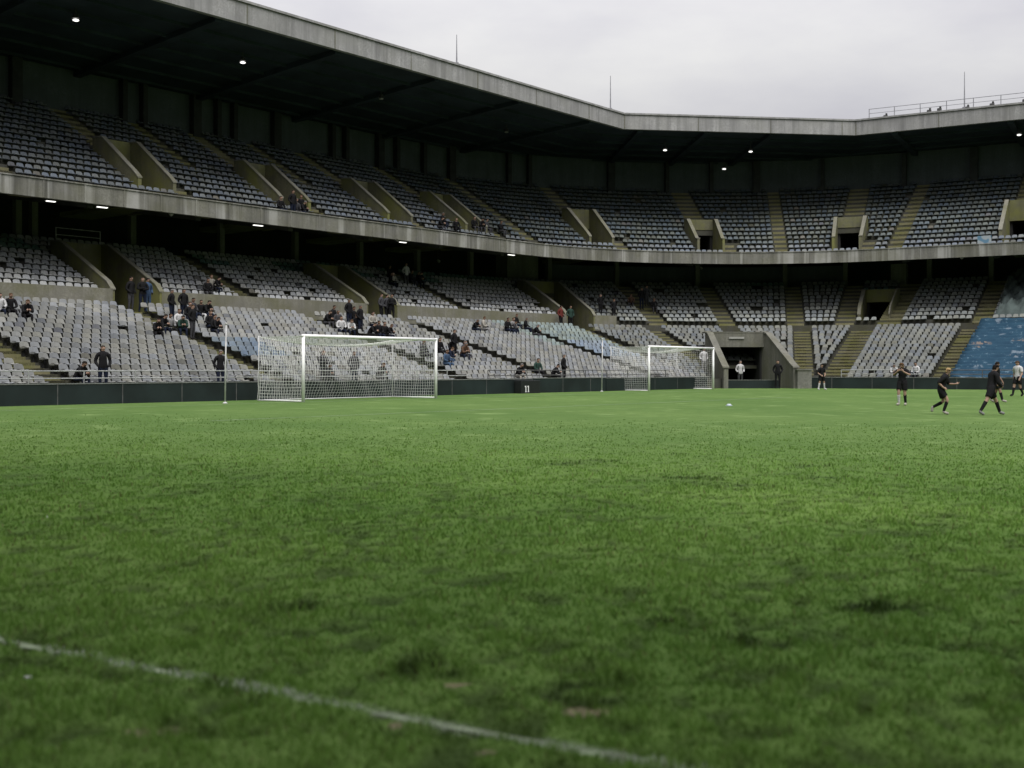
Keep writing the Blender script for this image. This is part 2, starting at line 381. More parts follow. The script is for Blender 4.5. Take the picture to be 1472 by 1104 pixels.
# ------------------------------------------------------------------ roof
RN = [N[0], np.array([-math.sin(R(7.5)), math.cos(R(7.5))]), N[2]]; RO = [50., 86.95, 92.2]
RU = [np.array([n[1], -n[0]]) for n in RN]
def roofline(e):
    a = meet(RN[0], RO[0]+e, RN[1], RO[1]+e); b = meet(RN[1], RO[1]+e, RN[2], RO[2]+e)
    return [RN[0]*(RO[0]+e)+RU[0]*-20., a, b, b+RU[2]*60.]
def rz(p, z): return (float(p[0]), float(p[1]), z+EYE)
def ring(m, lo, hi, zlo0, zlo1, zhi0, zhi1):                       # solid ring between offsets, bottom z at each edge and top z at each edge
    a, b = roofline(lo), roofline(hi)
    for i in range(3):
        m.hexa([rz(a[i], zlo0), rz(a[i+1], zlo0), rz(b[i+1], zlo1), rz(b[i], zlo1)], [rz(a[i], zhi0), rz(a[i+1], zhi0), rz(b[i+1], zhi1), rz(b[i], zhi1)])
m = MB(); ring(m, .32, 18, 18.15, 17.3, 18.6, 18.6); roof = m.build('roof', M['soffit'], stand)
m = MB(); ring(m, 0, .3, 18.0, 18.0, 19.045, 19.045); ring(m, -.09, .36, 19.085, 19.085, 19.21, 19.21); ring(m, .03, .28, 19.05, 19.05, 19.09, 19.09)
fa = m.build('roof_fascia', M['roofedge'], roof)
m = MB()
for i, (s0, st) in enumerate(((4., 6.1), (.05, 5.7), (.05, 6.1))):
    a_, b_ = roofline(0)[i], roofline(0)[i+1]; L_ = np.linalg.norm(b_-a_); k = s0
    while k < L_:
        p_ = a_+RU[i]*k; w_ = RU[i]*.035; o_ = RN[i]*.012
        m.hexa([rz(p_-w_-o_, 18.01), rz(p_+w_-o_, 18.01), rz(p_+w_, 18.01), rz(p_-w_, 18.01)], [rz(p_-w_-o_, 19.05), rz(p_+w_-o_, 19.05), rz(p_+w_, 19.05), rz(p_-w_, 19.05)]); k += st
m.build('joint_cover', M['pillar'], roof)
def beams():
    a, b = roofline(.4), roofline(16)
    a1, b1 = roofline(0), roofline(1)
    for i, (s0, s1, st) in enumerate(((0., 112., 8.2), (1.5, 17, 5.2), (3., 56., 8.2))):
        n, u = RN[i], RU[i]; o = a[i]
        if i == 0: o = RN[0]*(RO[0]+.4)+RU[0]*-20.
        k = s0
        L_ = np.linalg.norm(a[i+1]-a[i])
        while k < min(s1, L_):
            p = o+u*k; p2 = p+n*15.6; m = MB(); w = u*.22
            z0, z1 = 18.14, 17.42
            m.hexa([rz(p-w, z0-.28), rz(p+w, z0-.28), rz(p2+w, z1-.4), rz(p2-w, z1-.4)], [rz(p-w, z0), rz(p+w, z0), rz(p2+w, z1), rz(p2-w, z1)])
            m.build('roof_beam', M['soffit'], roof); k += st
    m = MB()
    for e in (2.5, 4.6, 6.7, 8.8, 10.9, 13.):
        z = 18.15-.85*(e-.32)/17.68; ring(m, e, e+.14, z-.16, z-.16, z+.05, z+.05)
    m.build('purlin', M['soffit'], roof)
beams()

# unseen stand behind the camera, its roof lengthened to shade the near grass
def behind(n, u, o0, s0, s1, e0, lab):
    e = empty('grandstand'); tag(e, lab, 'grandstand')
    def B(s, off, z): p = n*(o0+off)+u*s; return (float(p[0]), float(p[1]), z)
    def ex(m, pts, s0, s1):
        k = len(pts); va = [B(s0, *p) for p in pts]; vb = [B(s1, *p) for p in pts]
        m.add(va+vb, [tuple(range(k)), tuple(range(2*k-1, k-1, -1))]+[(i, k+i, k+(i+1) % k, (i+1) % k) for i in range(k)])
    m = MB(); pts = [(0, -.2), (0, .9)]
    for i in range(20): pts += [(1+.75*i, .8+.3*i), (1+.75*(i+1), .8+.3*i)]
    pts += [(16, -.2)]; ex(m, pts, s0, s1); m.build('lower_terrace', M['terrace'], e)
    m = MB(); ex(m, [(12, 9.2), (12, 10.2), (12.3, 10.2), (12.3, 9.6), (27, 16.5), (27, 15.8), (24, 9.2)], s0, s1); m.build('upper_terrace', M['parapet'], e)
    m = MB(); ex(m, [(27, -.2), (27, 20), (27.4, 20), (27.4, -.2)], s0, s1); m.build('back_wall', M['backwall'], e)
    m = MB(); ex(m, [(e0, 17.6), (e0, 18.8), (29, 20.3), (29, 19.)], s0, s1); m.build('roof', M['roofedge'], e)
behind(-N[2], U[2], 6., -46, 70, -7.5, 'unseen plain grandstand, its roof lengthened to shade the near touchline')
behind(-N[0], U[0], 62., -60, 66, 12, 'unseen plain grandstand across the pitch, added to block low sky')  # unseen far side of the bowl, added to keep low sky off the seats

# ------------------------------------------------------------------ seats
PROF = [(-.38, .325), (-.41, .375), (-.28, .39), (-.09, .372), (-.05, .42), (-.005, .585), (.022, .585), (-.02, .385), (-.09, .33)]
ST = (-.182, -.135, 0, .135, .182)
def shell(prof):
    vs = []; fs = []; n = len(prof); K = len(ST)
    for k, x in enumerate(ST):
        e = k in (0, K-1); c = k == 2
        for y, z in prof:
            if z > .55: z -= .05 if e else (-.012 if c else 0)
            elif z > .36 and e: z += .012
            if c and z > .41: y += .022
            if c and .36 < z < .41: z -= .016
            if e and z > .41: y -= .014
            vs.append((x*(.92 if z > .52 else 1), y, z))
    for k in range(K-1):
        for i in range(n): fs.append((k*n+i, k*n+(i+1) % n, (k+1)*n+(i+1) % n, (k+1)*n+i))
    fs += [tuple(range(n-1, -1, -1)), tuple(range((K-1)*n, K*n))]
    return vs, fs
def seat_geo(): return shell(PROF)
def patch(x, y):
    return math.sin(x*1.7+y*.9)+math.sin(x*.53-y*1.3+2)+.7*math.sin(x*3.1+y*2.2)
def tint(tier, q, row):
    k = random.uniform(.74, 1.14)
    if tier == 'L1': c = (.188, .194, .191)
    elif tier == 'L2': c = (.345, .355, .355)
    else: c = (.118, .135, .152)  # upper tier: the roof's shade is put into the seat colour
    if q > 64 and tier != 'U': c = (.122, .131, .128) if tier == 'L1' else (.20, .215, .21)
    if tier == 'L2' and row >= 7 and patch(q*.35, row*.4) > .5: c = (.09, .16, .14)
    if tier == 'U' and q > 61 and row >= 3: c = (.074, .092, .099)  # upper corner rows coloured darker still
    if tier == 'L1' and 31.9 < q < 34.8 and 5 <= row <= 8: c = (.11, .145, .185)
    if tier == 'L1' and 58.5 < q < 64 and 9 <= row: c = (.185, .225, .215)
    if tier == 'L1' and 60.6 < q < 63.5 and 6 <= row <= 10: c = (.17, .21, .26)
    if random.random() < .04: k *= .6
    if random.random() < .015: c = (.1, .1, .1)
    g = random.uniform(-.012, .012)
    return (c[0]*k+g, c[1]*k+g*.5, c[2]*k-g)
allseats = []
for tier, rows in ROWS.items():
    for i, (o, d, z) in enumerate(rows+([(13.55, .75, 3.18)] if tier == 'L2' else [])):
        if tier == 'U' and i > 16: continue
        block = []
        for q, w, ra, rb in AISLES[tier]:
            if ra <= (0 if tier == 'L2' and i == 10 else i) < rb: block.append((qmove(q, -w/2-.06, o+.4), qmove(q, w/2+.06, o+.4)))
        for a, b in cuts(tier, o+.05)+cuts(tier, o+.6): block.append((qmove(a, -.34, o), qmove(b, .34, o)))
        block.sort(); cur = 6. if not (tier == 'L2' and i == 10) else QX+.05; seg = []
        for a, b in block:
            if a > cur: seg.append((cur, a))
            cur = max(cur, b)
        seg.append((cur, 96.))
        for a, b in seg:
            br = [a]+[k for k in (q1, q2, q3, q4) if a < k < b]+[b]
            L_ = sum((y-x)*sc((x+y)/2, o+.5) for x, y in zip(br[:-1], br[1:]))
            n = int(L_/.42)
            if n < 1: continue
            for j in range(n):
                s = (j+.5)*L_/n; x = 0; q = a
                for u0, u1 in zip(br[:-1], br[1:]):
                    k = sc((u0+u1)/2, o+.5); l = (u1-u0)*k
                    if s <= l: q = u0+s/k; break
                    s -= l
                if tier == 'L1' and q > 78.45 and q < 92: continue    # rows under the blue cover
                if tier == 'L2' and (patch(q*2.1, i*3.3) > 2.25): continue
                if random.random() < .012: continue                  # a seat is missing here and there
                p = P(q, o+d-.04)
                allseats.append((tier, i, q, float(p[0]), float(p[1]), z+EYE, ang(q)))
def infront(s):
    px = CX+F*s[3]/s[4]; return -8 < px < 1480
cand = sorted([s for s in allseats if s[0] == 'L1' and infront(s) and (s[3]/s[4]*F+CX) > 2], key=lambda s: s[4])[:300]
single = set(id(s) for s in cand)
vs, fs = seat_geo(); vs = np.array(vs)
rest = [s for s in allseats if id(s) not in single]
nv = len(vs); V = np.zeros((len(rest), nv, 3)); tc = []
for k, s in enumerate(rest):
    a = s[6]+random.uniform(-.05, .05); c, sn = math.cos(a), math.sin(a); tl = random.uniform(-.03, .04)
    x, y, z = vs[:, 0], vs[:, 1]+tl*(vs[:, 2]-.4), vs[:, 2]+random.uniform(-.015, .01)
    V[k, :, 0] = s[3]+x*c-y*sn; V[k, :, 1] = s[4]+x*sn+y*c; V[k, :, 2] = s[5]+z
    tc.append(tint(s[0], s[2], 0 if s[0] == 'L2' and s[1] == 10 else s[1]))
def np_mesh(name, V, polys_one, n, nv):
    me = bpy.data.meshes.new(name); me.vertices.add(n*nv); me.vertices.foreach_set('co', V.reshape(-1))
    ls = np.concatenate([np.array(f) for f in polys_one]); sz = np.array([len(f) for f in polys_one])
    loops = (ls[None, :]+(np.arange(n)*nv)[:, None]).reshape(-1); sizes = np.tile(sz, n)
    me.loops.add(len(loops)); me.loops.foreach_set('vertex_index', loops.astype(np.int32))
    me.polygons.add(len(sizes)); st = np.concatenate([[0], np.cumsum(sizes)[:-1]])
    me.polygons.foreach_set('loop_start', st.astype(np.int32)); me.polygons.foreach_set('loop_total', sizes.astype(np.int32))
    return me
me = np_mesh('stadium_seats', V, fs, len(rest), nv)
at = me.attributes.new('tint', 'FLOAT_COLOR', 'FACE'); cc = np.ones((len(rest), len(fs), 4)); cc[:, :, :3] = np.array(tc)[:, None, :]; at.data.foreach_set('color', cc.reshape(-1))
me.materials.append(M['seatn']); me.update(); me.validate()
so = bpy.data.objects.new('stadium_seats', me); COL.objects.link(so)
tag(so, 'long rows of weathered pale grey plastic seats filling the rest of the stands', 'seats', None, 'stuff')
ORD = ['first', 'second', 'third', 'fourth', 'fifth', 'sixth', 'seventh', 'eighth', 'ninth', 'tenth', 'eleventh', 'twelfth', 'thirteenth', 'fourteenth', 'fifteenth', 'sixteenth', 'seventeenth', 'eighteenth', 'nineteenth', 'twentieth']
def ordw(n):
    if n <= 20: return ORD[n-1]
    t = ['twenty', 'thirty', 'forty', 'fifty', 'sixty'][n//10-2]; return (t[:-1]+'ieth') if n % 10 == 0 else t+'-'+ORD[n % 10-1]
def sub_mesh(keep):
    m = MB(); m.add(*shell(keep)); return m
r_ = empty('stadium_seat')
b_ = sub_mesh([(-.052, .412), (-.005, .585), (.022, .585), (-.014, .405)]).build('backrest', M['seat1'], r_)
p_ = sub_mesh([(-.38, .325), (-.41, .375), (-.28, .39), (-.09, .372), (-.055, .408), (-.016, .398), (-.09, .33)]).build('seat_pan', M['seat1'], r_)
mb = MB(); mb.box(-.12, .12, -.28, .03, .27, .31); mb.box(-.03, .03, -.06, .02, .0, .27); mb.box(-.06, .06, .0, .035, .10, .22)
k_ = mb.build('bracket', M['bracket'], r_)
cnt = {}
byrow = {}
for s in cand: byrow.setdefault(s[1], []).append(s)
first = True
for row, lst in sorted(byrow.items()):
    lst.sort(key=lambda s: s[2]); lf = [s for s in lst if s[2] < 22]; rt = [s for s in lst if s[2] >= 22]
    has_stair = row < 11
    for s in lst:
        if has_stair: side, num = ('left', len(lf)-lf.index(s)) if s[2] < 22 else ('right', rt.index(s)+1)
        if first: o = r_; kids = [b_, p_, k_]; first = False
        else:
            o = r_.copy(); COL.objects.link(o); kids = []
            for c in (b_, p_, k_):
                d = c.copy(); COL.objects.link(d); d.parent = o; kids.append(d)
        o.location = s[3:6]; o.rotation_euler = (0, 0, s[6]+random.uniform(-.05, .05))
        t = tint('L1', s[2], s[1])
        for c in kids[:2]: c.color = (*t, 1)
        if has_stair: lb = f'pale grey plastic seat {ordw(num)} {side} of the leftmost lower stairs, {ordw(row+1)} row from the pitch'
        else: lb = f'pale grey plastic seat {ordw(lst.index(s)+1)} from left edge, {ordw(row+1)} row from the pitch'
        tag(o, lb, 'seat', 'grey seats in the lower left rows')

# blue cover over the right-hand rows
def cover():
    m = MB(); qs = [78.6+i*.42 for i in range(34)]; v = []; rr = []
    for i, (o, d, z) in enumerate(L1): rr += [(o+.22, z+.40), (o+.40, z+.38), (o+.60, z+.55), (o+.67, z+.69)]
    rr = [(.72, -.5)]+rr+[(12.95, 3.45), (13.3, 2.9)]
    for j, (o, z) in enumerate(rr):
        for q in qs: v.append(W(q+.05*math.sin(j*1.3), o, z+.03*math.sin(q*9+j)+random.uniform(-.02, .02)))
    n = len(qs); f = [(j*n+i, j*n+i+1, (j+1)*n+i+1, (j+1)*n+i) for j in range(len(rr)-1) for i in range(n-1)]
    m.add(v, f)
    mt, nt, b = nt_new('blue_speckled_cover'); p = pos(nt)
    base = mixc(nt, noise(nt, p, 1.2, 4), (.014, .040, .068), (.020, .054, .086))
    sp = noise(nt, p, 2.6, 5, .78, (1, 1, 1.5), .585, .62); base = mixc(nt, sp, base, (.075, .125, .165))
    vo = nd(nt, 'ShaderNodeTexVoronoi'); vo.inputs['Scale'].default_value = .8; nt.links.new(p, vo.inputs['Vector'])
    r1 = nd(nt, 'ShaderNodeMapRange'); r1.inputs[1].default_value = .34; r1.inputs[2].default_value = .26; nt.links.new(vo.outputs['Distance'], r1.inputs[0])
    mm = nd(nt, 'ShaderNodeMath', operation='MULTIPLY'); nt.links.new(r1.outputs[0], mm.inputs[0]); nt.links.new(noise(nt, p, 3.1, 3, .6, None, .48, .54), mm.inputs[1])
    cr = mixc(nt, noise(nt, p, .45, 1, .5, None, .5, .52), (.12, .155, .19), (.15, .125, .11)); base = mixc(nt, mm.outputs[0], base, cr)
    nt.links.new(base, b.inputs['Base Color']); b.inputs['Roughness'].default_value = .8; b.inputs['Specular IOR Level'].default_value = .1
    o = m.build('seat_cover', mt, None, True); so_ = o.modifiers.new('s', 'SOLIDIFY'); so_.thickness = .02
    tag(o, 'blue sheet with white smudges covering the seat rows behind the players', 'seat cover')
    # rolled tarpaulin heap above the walkway
    m = MB(); v = []; nq, no = 30, 40
    for j in range(no+1):
        for i in range(nq+1):
            q = 79.3+3.6*i/nq; o = 14.3+7.4*j/no; k = (o-14.3)/.75; e = min(1, min(i, nq-i)/3, min(j, no-j)/2)
            h = (.28+.45*abs(math.sin(q*3.1+o*1.1)*math.cos(q*1.7-o*2.6))+.3*abs(math.sin(q*6.3-o*3.9))+random.uniform(-.09, .09))*e
            v.append(W(q, o, 3.5+.32*k+h+.06))
    m.add(v, [(j*(nq+1)+i, j*(nq+1)+i+1, (j+1)*(nq+1)+i+1, (j+1)*(nq+1)+i) for j in range(no) for i in range(nq)])
    g = m.build('tarpaulin', plain('green_grey_tarp', (.085, .11, .105), .85, .35, 1.3), None, True); tag(g, 'crumpled grey green tarpaulin heaped over upper rows above the blue cover', 'tarpaulin')
    m = MB(); m.boxq(79.2, 84., 13.38, 13.46, 2.71, 3.2); g = m.build('walkway_kerb', M['boardtop'], None); tag(g, 'low grey concrete kerb along the walkway above the blue cover', 'kerb')
    m = MB(); m.boxq(78.3, 79.2, 13.75, 13.80, 8.66, 9.2); mt2, nt, b = nt_new('blue_white_flag'); p = pos(nt)
    nt.links.new(mixc(nt, noise(nt, p, 1.6, 1, .5, None, .48, .52), (.08, .17, .25), (.26, .3, .32)), b.inputs['Base Color'])
    g = m.build('banner', mt2, None); tag(g, 'blue and white cloth banner hung over the balcony edge at far right', 'banner')
cover()

# ------------------------------------------------------------------ boards, rails
def board(qa, qb, label, h=-.53):
    m = MB(); m.boxq(qa, qb, 0, .09, -1.5, h); o = m.build('perimeter_board', M['board']); tag(o, label, 'board', 'dark boards around the pitch')
    c = MB(); c.boxq(qa, qb, -.02, .11, h+.002, h+.035); c.build('board_cap', M['boardtop'], o)
    k = qa+2.4; c = MB()
    while k < qb-.3: c.boxq(k, k+.035, -.006, -.001, -1.45, h-.01); k += qmove(0, 2.45, 0)
    if c.v: c.build('board_joint', M['raildark'], o)
board(QA, 46.55, 'long matt black board below the left seats, running behind the nearer goal')
board(46.62, 52.9, 'dark grey board between the black numbered box and the second thin pole', -.5)
board(52.97, 63.6, 'dark board running behind the net of the farther goal')
board(69.45, QB, 'dark teal board running behind the black shirted players at right', -.55)
m = MB()
def tq(x0, x1, y0, y1, z0, z1): m.hexa([T(x0, y0, z0), T(x1, y0, z0), T(x1, y1, z0), T(x0, y1, z0)], [T(x0, y0, z1), T(x1, y0, z1), T(x1, y1, z1), T(x0, y1, z1)])
tq(-1.6, 1.75, .4, .48, -1.35, -.72); o = m.build('perimeter_board', M['board']); tag(o, 'low dark teal board standing across the mouth of the tunnel', 'board', 'dark boards around the pitch')
m = MB(); tq(-1.6, 1.75, .38, .5, -.718, -.69); m.build('board_cap', M['boardtop'], o)
def railing(qa, qb, label, mat='rail'):
    m = MB(); e = empty('railing', W((qa+qb)/2, .25, -.6)); base = e.location.copy()
    qs = qlist(qa, qb)
    for z in (-.08, -.33):
        m = MB()
        for a, b in zip(qs[:-1], qs[1:]): m.tube(Vector(W(a, .2, z))-base, Vector(W(b, .2, z))-base, .022, 6)
        m.build('top_rail' if z > -.2 else 'middle_rail', M[mat], e)
    k = qa
    while k <= qb:
        m = MB(); m.tube(Vector(W(k, .2, -.63))-base, Vector(W(k, .2, -.06))-base, .024, 6); m.build('post', M[mat], e); k += 2.0
    tag(e, label, 'railing', 'front railings')
railing(8, 31.2, 'thin grey tube railing along the front of the leftmost lower seats')
railing(32.4, 42, 'grey front railing seen through the nearer goal net')
railing(43.3, 59.7, 'grey front railing between the two goals', 'raildark')
railing(72.4, 77.3, 'pale railing in front of the grey seats left of the blue cover')
railing(78.6, 90., 'dark railing in front of the blue covered rows', 'raildark')
# black box with the mark 11
m = MB(); m.boxq(45.0, 46.5, -.5, -.05, -1.5, -.58); bx_ = m.build('equipment_box', M['boxblack'], None, bevel=.02); tag(bx_, 'black box marked 11 standing against the dark board between the goals', 'box')
m = MB()
for a in (45.32, 45.52):
    m.boxq(a, a+.06, -.506, -.502, -1.13, -.84); m.boxq(a-.05, a, -.506, -.502, -.90, -.85); m.boxq(a-.03, a+.09, -.506, -.502, -1.155, -1.13)
m.build('number_mark', M['sign'], bx_)

# ------------------------------------------------------------------ goals
def goal():
    g = empty('football_goal'); Wd, H, Dp = 7.32, 2.5, 2.5; r = .06
    for x in (0, Wd):
        m = MB(); m.tube((x, 0, 0), (x, 0, H), r, 14); m.build('post', M['white'], g, True)
        m = MB(); m.tube((x, Dp, 0), (x, Dp, H-.02), .02, 8); m.build('stanchion', M['pole'], g, True)
        m = MB(); m.tube((x, .06, .03), (x, Dp, .03), .027, 8); m.build('ground_bar', M['white'], g, True)
    m = MB(); m.tube((-r, 0, H-r), (Wd+r, 0, H-r), r, 14); m.build('crossbar', M['white'], g, True)
    m = MB(); m.tube((0, Dp, .03), (Wd, Dp, .03), .022, 8); m.build('ground_bar', M['white'], g, True)
    n = MB(); nx, nz, ny = 56, 19, 18
    sag = lambda u: .26*4*u*(1-u)
    def back(i, j):
        u, w = i/nx, j/nz; zt = H-.06-sag(u); z = .03+(zt-.03)*w
        return (u*Wd+.02*math.sin(j*1.1+i), Dp-.05-.28*math.sin(w*math.pi)*(.4+.6*math.sin(u*math.pi))+.04*math.sin(i*.7+j*.5), z)
    def side(x, sgn):
        def f(i, j):
            u, w = i/ny, j/nz; zt = H-.08-.12*math.sin(u*math.pi); z = .03+(zt-.03)*w
            return (x+sgn*(.05*math.sin(w*math.pi)*math.sin(u*math.pi)*2+.1*(1-w)*u)+.02*math.sin(i+j*.8), u*(Dp-.05), z)
        return f
    def top(i, j):
        u, w = i/nx, j/ny; z = H-.06-sag(u)*w-.16*math.sin(w*math.pi)*math.sin(u*math.pi); return (u*Wd, w*(Dp-.05), z)
    def cords(fn, a, b, r=.0048):
        for i in range(a+1):
            for j in range(b): n.tube(fn(i, j), fn(i, j+1), r, 3, cap=False)
        for j in range(b+1):
            for i in range(a): n.tube(fn(i, j), fn(i+1, j), r, 3, cap=False)
    cords(back, nx, nz); cords(side(0, -1), ny, nz); cords(side(Wd, 1), ny, nz); cords(top, nx, ny)
    for i in range(nx): n.tube(top(i, ny), top(i+1, ny), .022, 5, cap=False)
    n.build('net', M['net'], g)
    return g
g1 = goal(); a = R(52)
def put_goal(g, px, py, lab):
    x, D, z = ground_at(px, py); g.location = (x, D, z); g.rotation_euler = (0, 0, a)
    tag(g, lab, 'goal', 'football goals'); return g
put_goal(g1, 436, 578, 'nearer white football goal with sagging net, by the leftmost thin pole')
g2 = g1.copy(); COL.objects.link(g2)
for c in list(g1.children):
    d = c.copy(); COL.objects.link(d); d.parent = g2
put_goal(g2, 933, 562, 'farther white football goal with net, beside the dark players tunnel')
def thin_pole(px, py, h, lab):
    x, D, z = ground_at(px, py); e = empty('flag_pole', (x, D, z)); tag(e, lab, 'pole', 'thin poles beside the goals')
    m = MB(); m.tube((0, 0, .0), (.04, 0, h), .03, 8, .024); m.build('pole_shaft', M['pole'], e, True)
    m = MB(); m.tube((0, 0, 0), (0, 0, .05), .10, 10, .05); m.build('pole_base', M['pole'], e, True)
    m = MB(); m.ball((.04, 0, h+.03), .045, 8, 6); m.build('pole_knob', M['pole'], e, True)
thin_pole(323.5, 580, 2.78, 'thin pale grey pole standing left of the nearer goal')
thin_pole(865, 563, 2.75, 'thin dark grey pole standing left of the farther goal')

# ------------------------------------------------------------------ lamps, masts, roof rail
def lamp_bar(px, py, off, i, lab, L_=.62):
    z = prof_soffit(off)-.14; t = (px-CX)/F; q = 30
    lo, hi = 0., 95.
    for _ in range(60):
        mid = (lo+hi)/2; p = P(mid, off)
        if CX+F*p[0]/p[1] < px: lo = mid
        else: hi = mid
    q = lo; e = empty('strip_lamp', W(q, off, z), ang(q)); tag(e, lab, 'lamp', 'lit strip lamps under the balcony')
    m = MB(); m.box(-L_/2*.85, L_/2*.85, -.07, .07, -.035, .0); m.build('diffuser', M['lamp'], e)
    m = MB(); m.box(-L_/2-.04, L_/2+.04, -.11, .11, .002, .13); m.build('housing', M['lampbody'], e)
def prof_soffit(off): return 7.78+1.72*(off-13.68)/9.82
for i, (px, w) in enumerate(((73, .5), (147, .62), (281, .55), (371, .7), (579, .62), (735, .72))):
    lamp_bar(px, 0, 14.9, i, f'lit white strip lamp under the balcony edge, {ordw(i+1)} from the left', w)
def roof_lamp(px, py, z, lit, lab):
    Z = z*F/(HY-py); e = empty('roof_lamp', ((px-CX)/F*Z, Z, z+EYE), R(50)); tag(e, lab, 'lamp', 'round lamps under the roof')
    m = MB(); m.ball((0, 0, 0), .16, 12, 6, 0, .35); m.build('lens', M['lamp'] if lit else M['lampoff'], e, True)
    m = MB(); m.tube((0, 0, .08), (0, 0, .28), .2, 12, .12); m.tube((0, 0, .28), (0, 0, 1.0), .03, 6); m.build('housing', M['lampbody'], e)
for px, py, z, lit, lab in ((109, 29, 17.35, 1, 'lit oval lamp under the roof nearest to the camera at far left'), (349, 90, 17.35, 1, 'lit roof lamp above the second upper seating opening from the left'),
        (548, 142, 17.35, 0, 'dim unlit lamp under the middle of the left roof'), (728, 190, 17.35, 0, 'dim brownish lamp under the roof left of the roof corner'),
        (956, 216, 17.2, 1, 'lit roof lamp left of the pair in the roof corner'), (1079, 218, 17.2, 1, 'lit roof lamp right of the lower one in the roof corner'),
        (1041, 243, 16.55, 1, 'lit roof lamp hanging lowest near the corner back wall'), (1465, 194, 17.35, 1, 'lit roof lamp at the far right edge of the roof')):
    roof_lamp(px, py, z, lit, lab)
def spot(px, py, off, lab):
    lo, hi = 0., 95.
    for _ in range(60):
        mid = (lo+hi)/2; p = P(mid, off)
        if CX+F*p[0]/p[1] < px: lo = mid
        else: hi = mid
    Z = P(lo, off)[1]; z = (HY-py)/F*Z
    e = empty('spot_lamp', W(lo, off, z), ang(lo)); tag(e, lab, 'lamp', 'small spot lamps under the balcony')
    m = MB(); m.tube((0, -.10, -.05), (0, .08, .05), .11, 10, .07); m.build('lamp_head', M['lampoff'], e, True)
    m = MB(); zz = prof_soffit(off)-z; m.tube((0, .02, .06), (0, .02, max(.2, zz)), .02, 6); m.build('lamp_stem', M['lampbody'], e)
spot(245, 307, 14.1, 'small white spot lamp hanging below the balcony between two strip lamps')
spot(570, 344, 14.1, 'small white spot lamp beside the fifth strip lamp')
spot(630, 375, 21.0, 'small bright spot lamp deep under the balcony above the middle rows')
spot(1008, 385, 21.0, 'small spot lamp under the balcony in the curved corner')
spot(1383, 370, 14.4, 'tiny spot lamp under the right balcony edge')
def roofpoint(px, e=.2):
    best = None
    for i, (a_, b_) in enumerate(zip(roofline(e)[:-1], roofline(e)[1:])):
        for k in np.linspace(0, 1, 3000):
            p = a_+(b_-a_)*k
            if p[1] > 5 and abs(CX+F*p[0]/p[1]-px) < .6: return p
    return None
for px, top, lab in ((657, 50, 'thin lightning mast on the middle of the left roof edge'), (878, 109, 'thin lightning mast just left of the roof corner'), (1387, 103, 'thin lightning mast beside the roof railing at right')):
    p = roofpoint(px); h = (HY-top)/F*p[1]+EYE; m = MB(); zb = 19.21+EYE
    e = empty('lightning_mast', (p[0], p[1], zb)); tag(e, lab, 'mast', 'lightning masts on the roof')
    m.tube((0, 0, .0), (0, 0, h-zb), .05, 6, .02); m.build('mast_rod', M['mast'], e); m = MB(); m.box(-.12, .12, -.12, .12, .0, .12); m.build('mast_foot', M['mast'], e)
def roofrail():
    p0, p1 = roofpoint(1250), roofpoint(1500); e = empty('roof_railing', (p0[0], p0[1], 19.21+EYE)); tag(e, 'thin grey railing along the edge of the right roof', 'railing'); d = p1-p0
    m = MB(); m.tube((0, 0, .72), (d[0]*2, d[1]*2, .72), .022, 6); m.build('top_rail', M['mast'], e)
    m = MB(); m.tube((0, 0, .38), (d[0]*2, d[1]*2, .38), .018, 6); m.build('middle_rail', M['mast'], e)
    for k in range(14):
        m = MB(); f = d*k/6.5; m.tube((f[0], f[1], 0), (f[0], f[1], .74), .03, 6); m.build('post', M['mast'], e)
    for j, k in enumerate((.1, .36, .42, .58, .72, .9)):
        f = p0+d*k; m = MB(); m.box(-.14, .14, -.1, .1, 0, .12+.05*(j % 3)); m.ball((0.05, -.05, .2+.05*(j % 3)), .09, 8, 5); o = m.build('roof_fitting', M['lampbody']); o.location = (f[0], f[1], 19.212+EYE)
        tag(o, f'small dark fitting on the right roof edge by its railing, {ordw(j+1)} from left', 'fitting', 'dark fittings on the right roof edge')
roofrail()
# ------------------------------------------------------------------ people
def qat(px, off):
    lo, hi = 0., 98.
    for _ in range(60):
        mid = (lo+hi)/2; p = P(mid, off)
        if p[1] > 1 and CX+F*p[0]/p[1] < px: lo = mid
        else: hi = mid
    return lo
RAD = dict(P=.125, S1=.115, S2=.135, S3=.095, NK=.052, H1=.072, H2=.092, H3=.062, SH=.068, EL=.046, WR=.032, HA=.036, HP=.098, KN=.058, AN=.040, TO=.036, HE=.036, NO=.018, EA=.014)
BASEJ = dict(P=(0, 0, .96), S1=(0, .01, 1.12), S2=(0, .01, 1.29), S3=(0, 0, 1.43), NK=(0, -.005, 1.525), H1=(0, -.02, 1.60), H2=(0, -.02, 1.685), H3=(0, -.01, 1.745),
             SHl=(-.19, 0, 1.41), SHr=(.19, 0, 1.41), ELl=(-.25, .03, 1.13), ELr=(.25, .03, 1.13), WRl=(-.26, -.06, .90), WRr=(.26, -.06, .90), HAl=(-.26, -.09, .82), HAr=(.26, -.09, .82),
             HPl=(-.095, 0, .91), HPr=(.095, 0, .91), KNl=(-.11, -.02, .50), KNr=(.11, -.02, .50), ANl=(-.115, .02, .085), ANr=(.115, .02, .085), TOl=(-.13, -.15, .04), TOr=(.13, -.15, .04))
EDG = [('P', 'S1'), ('S1', 'S2'), ('S2', 'S3'), ('S3', 'NK'), ('NK', 'H1'), ('H1', 'H2'), ('H2', 'H3')]
for s in 'lr': EDG += [('S3', 'SH'+s), ('SH'+s, 'EL'+s), ('EL'+s, 'WR'+s), ('WR'+s, 'HA'+s), ('P', 'HP'+s), ('HP'+s, 'KN'+s), ('KN'+s, 'AN'+s), ('AN'+s, 'TO'+s)]
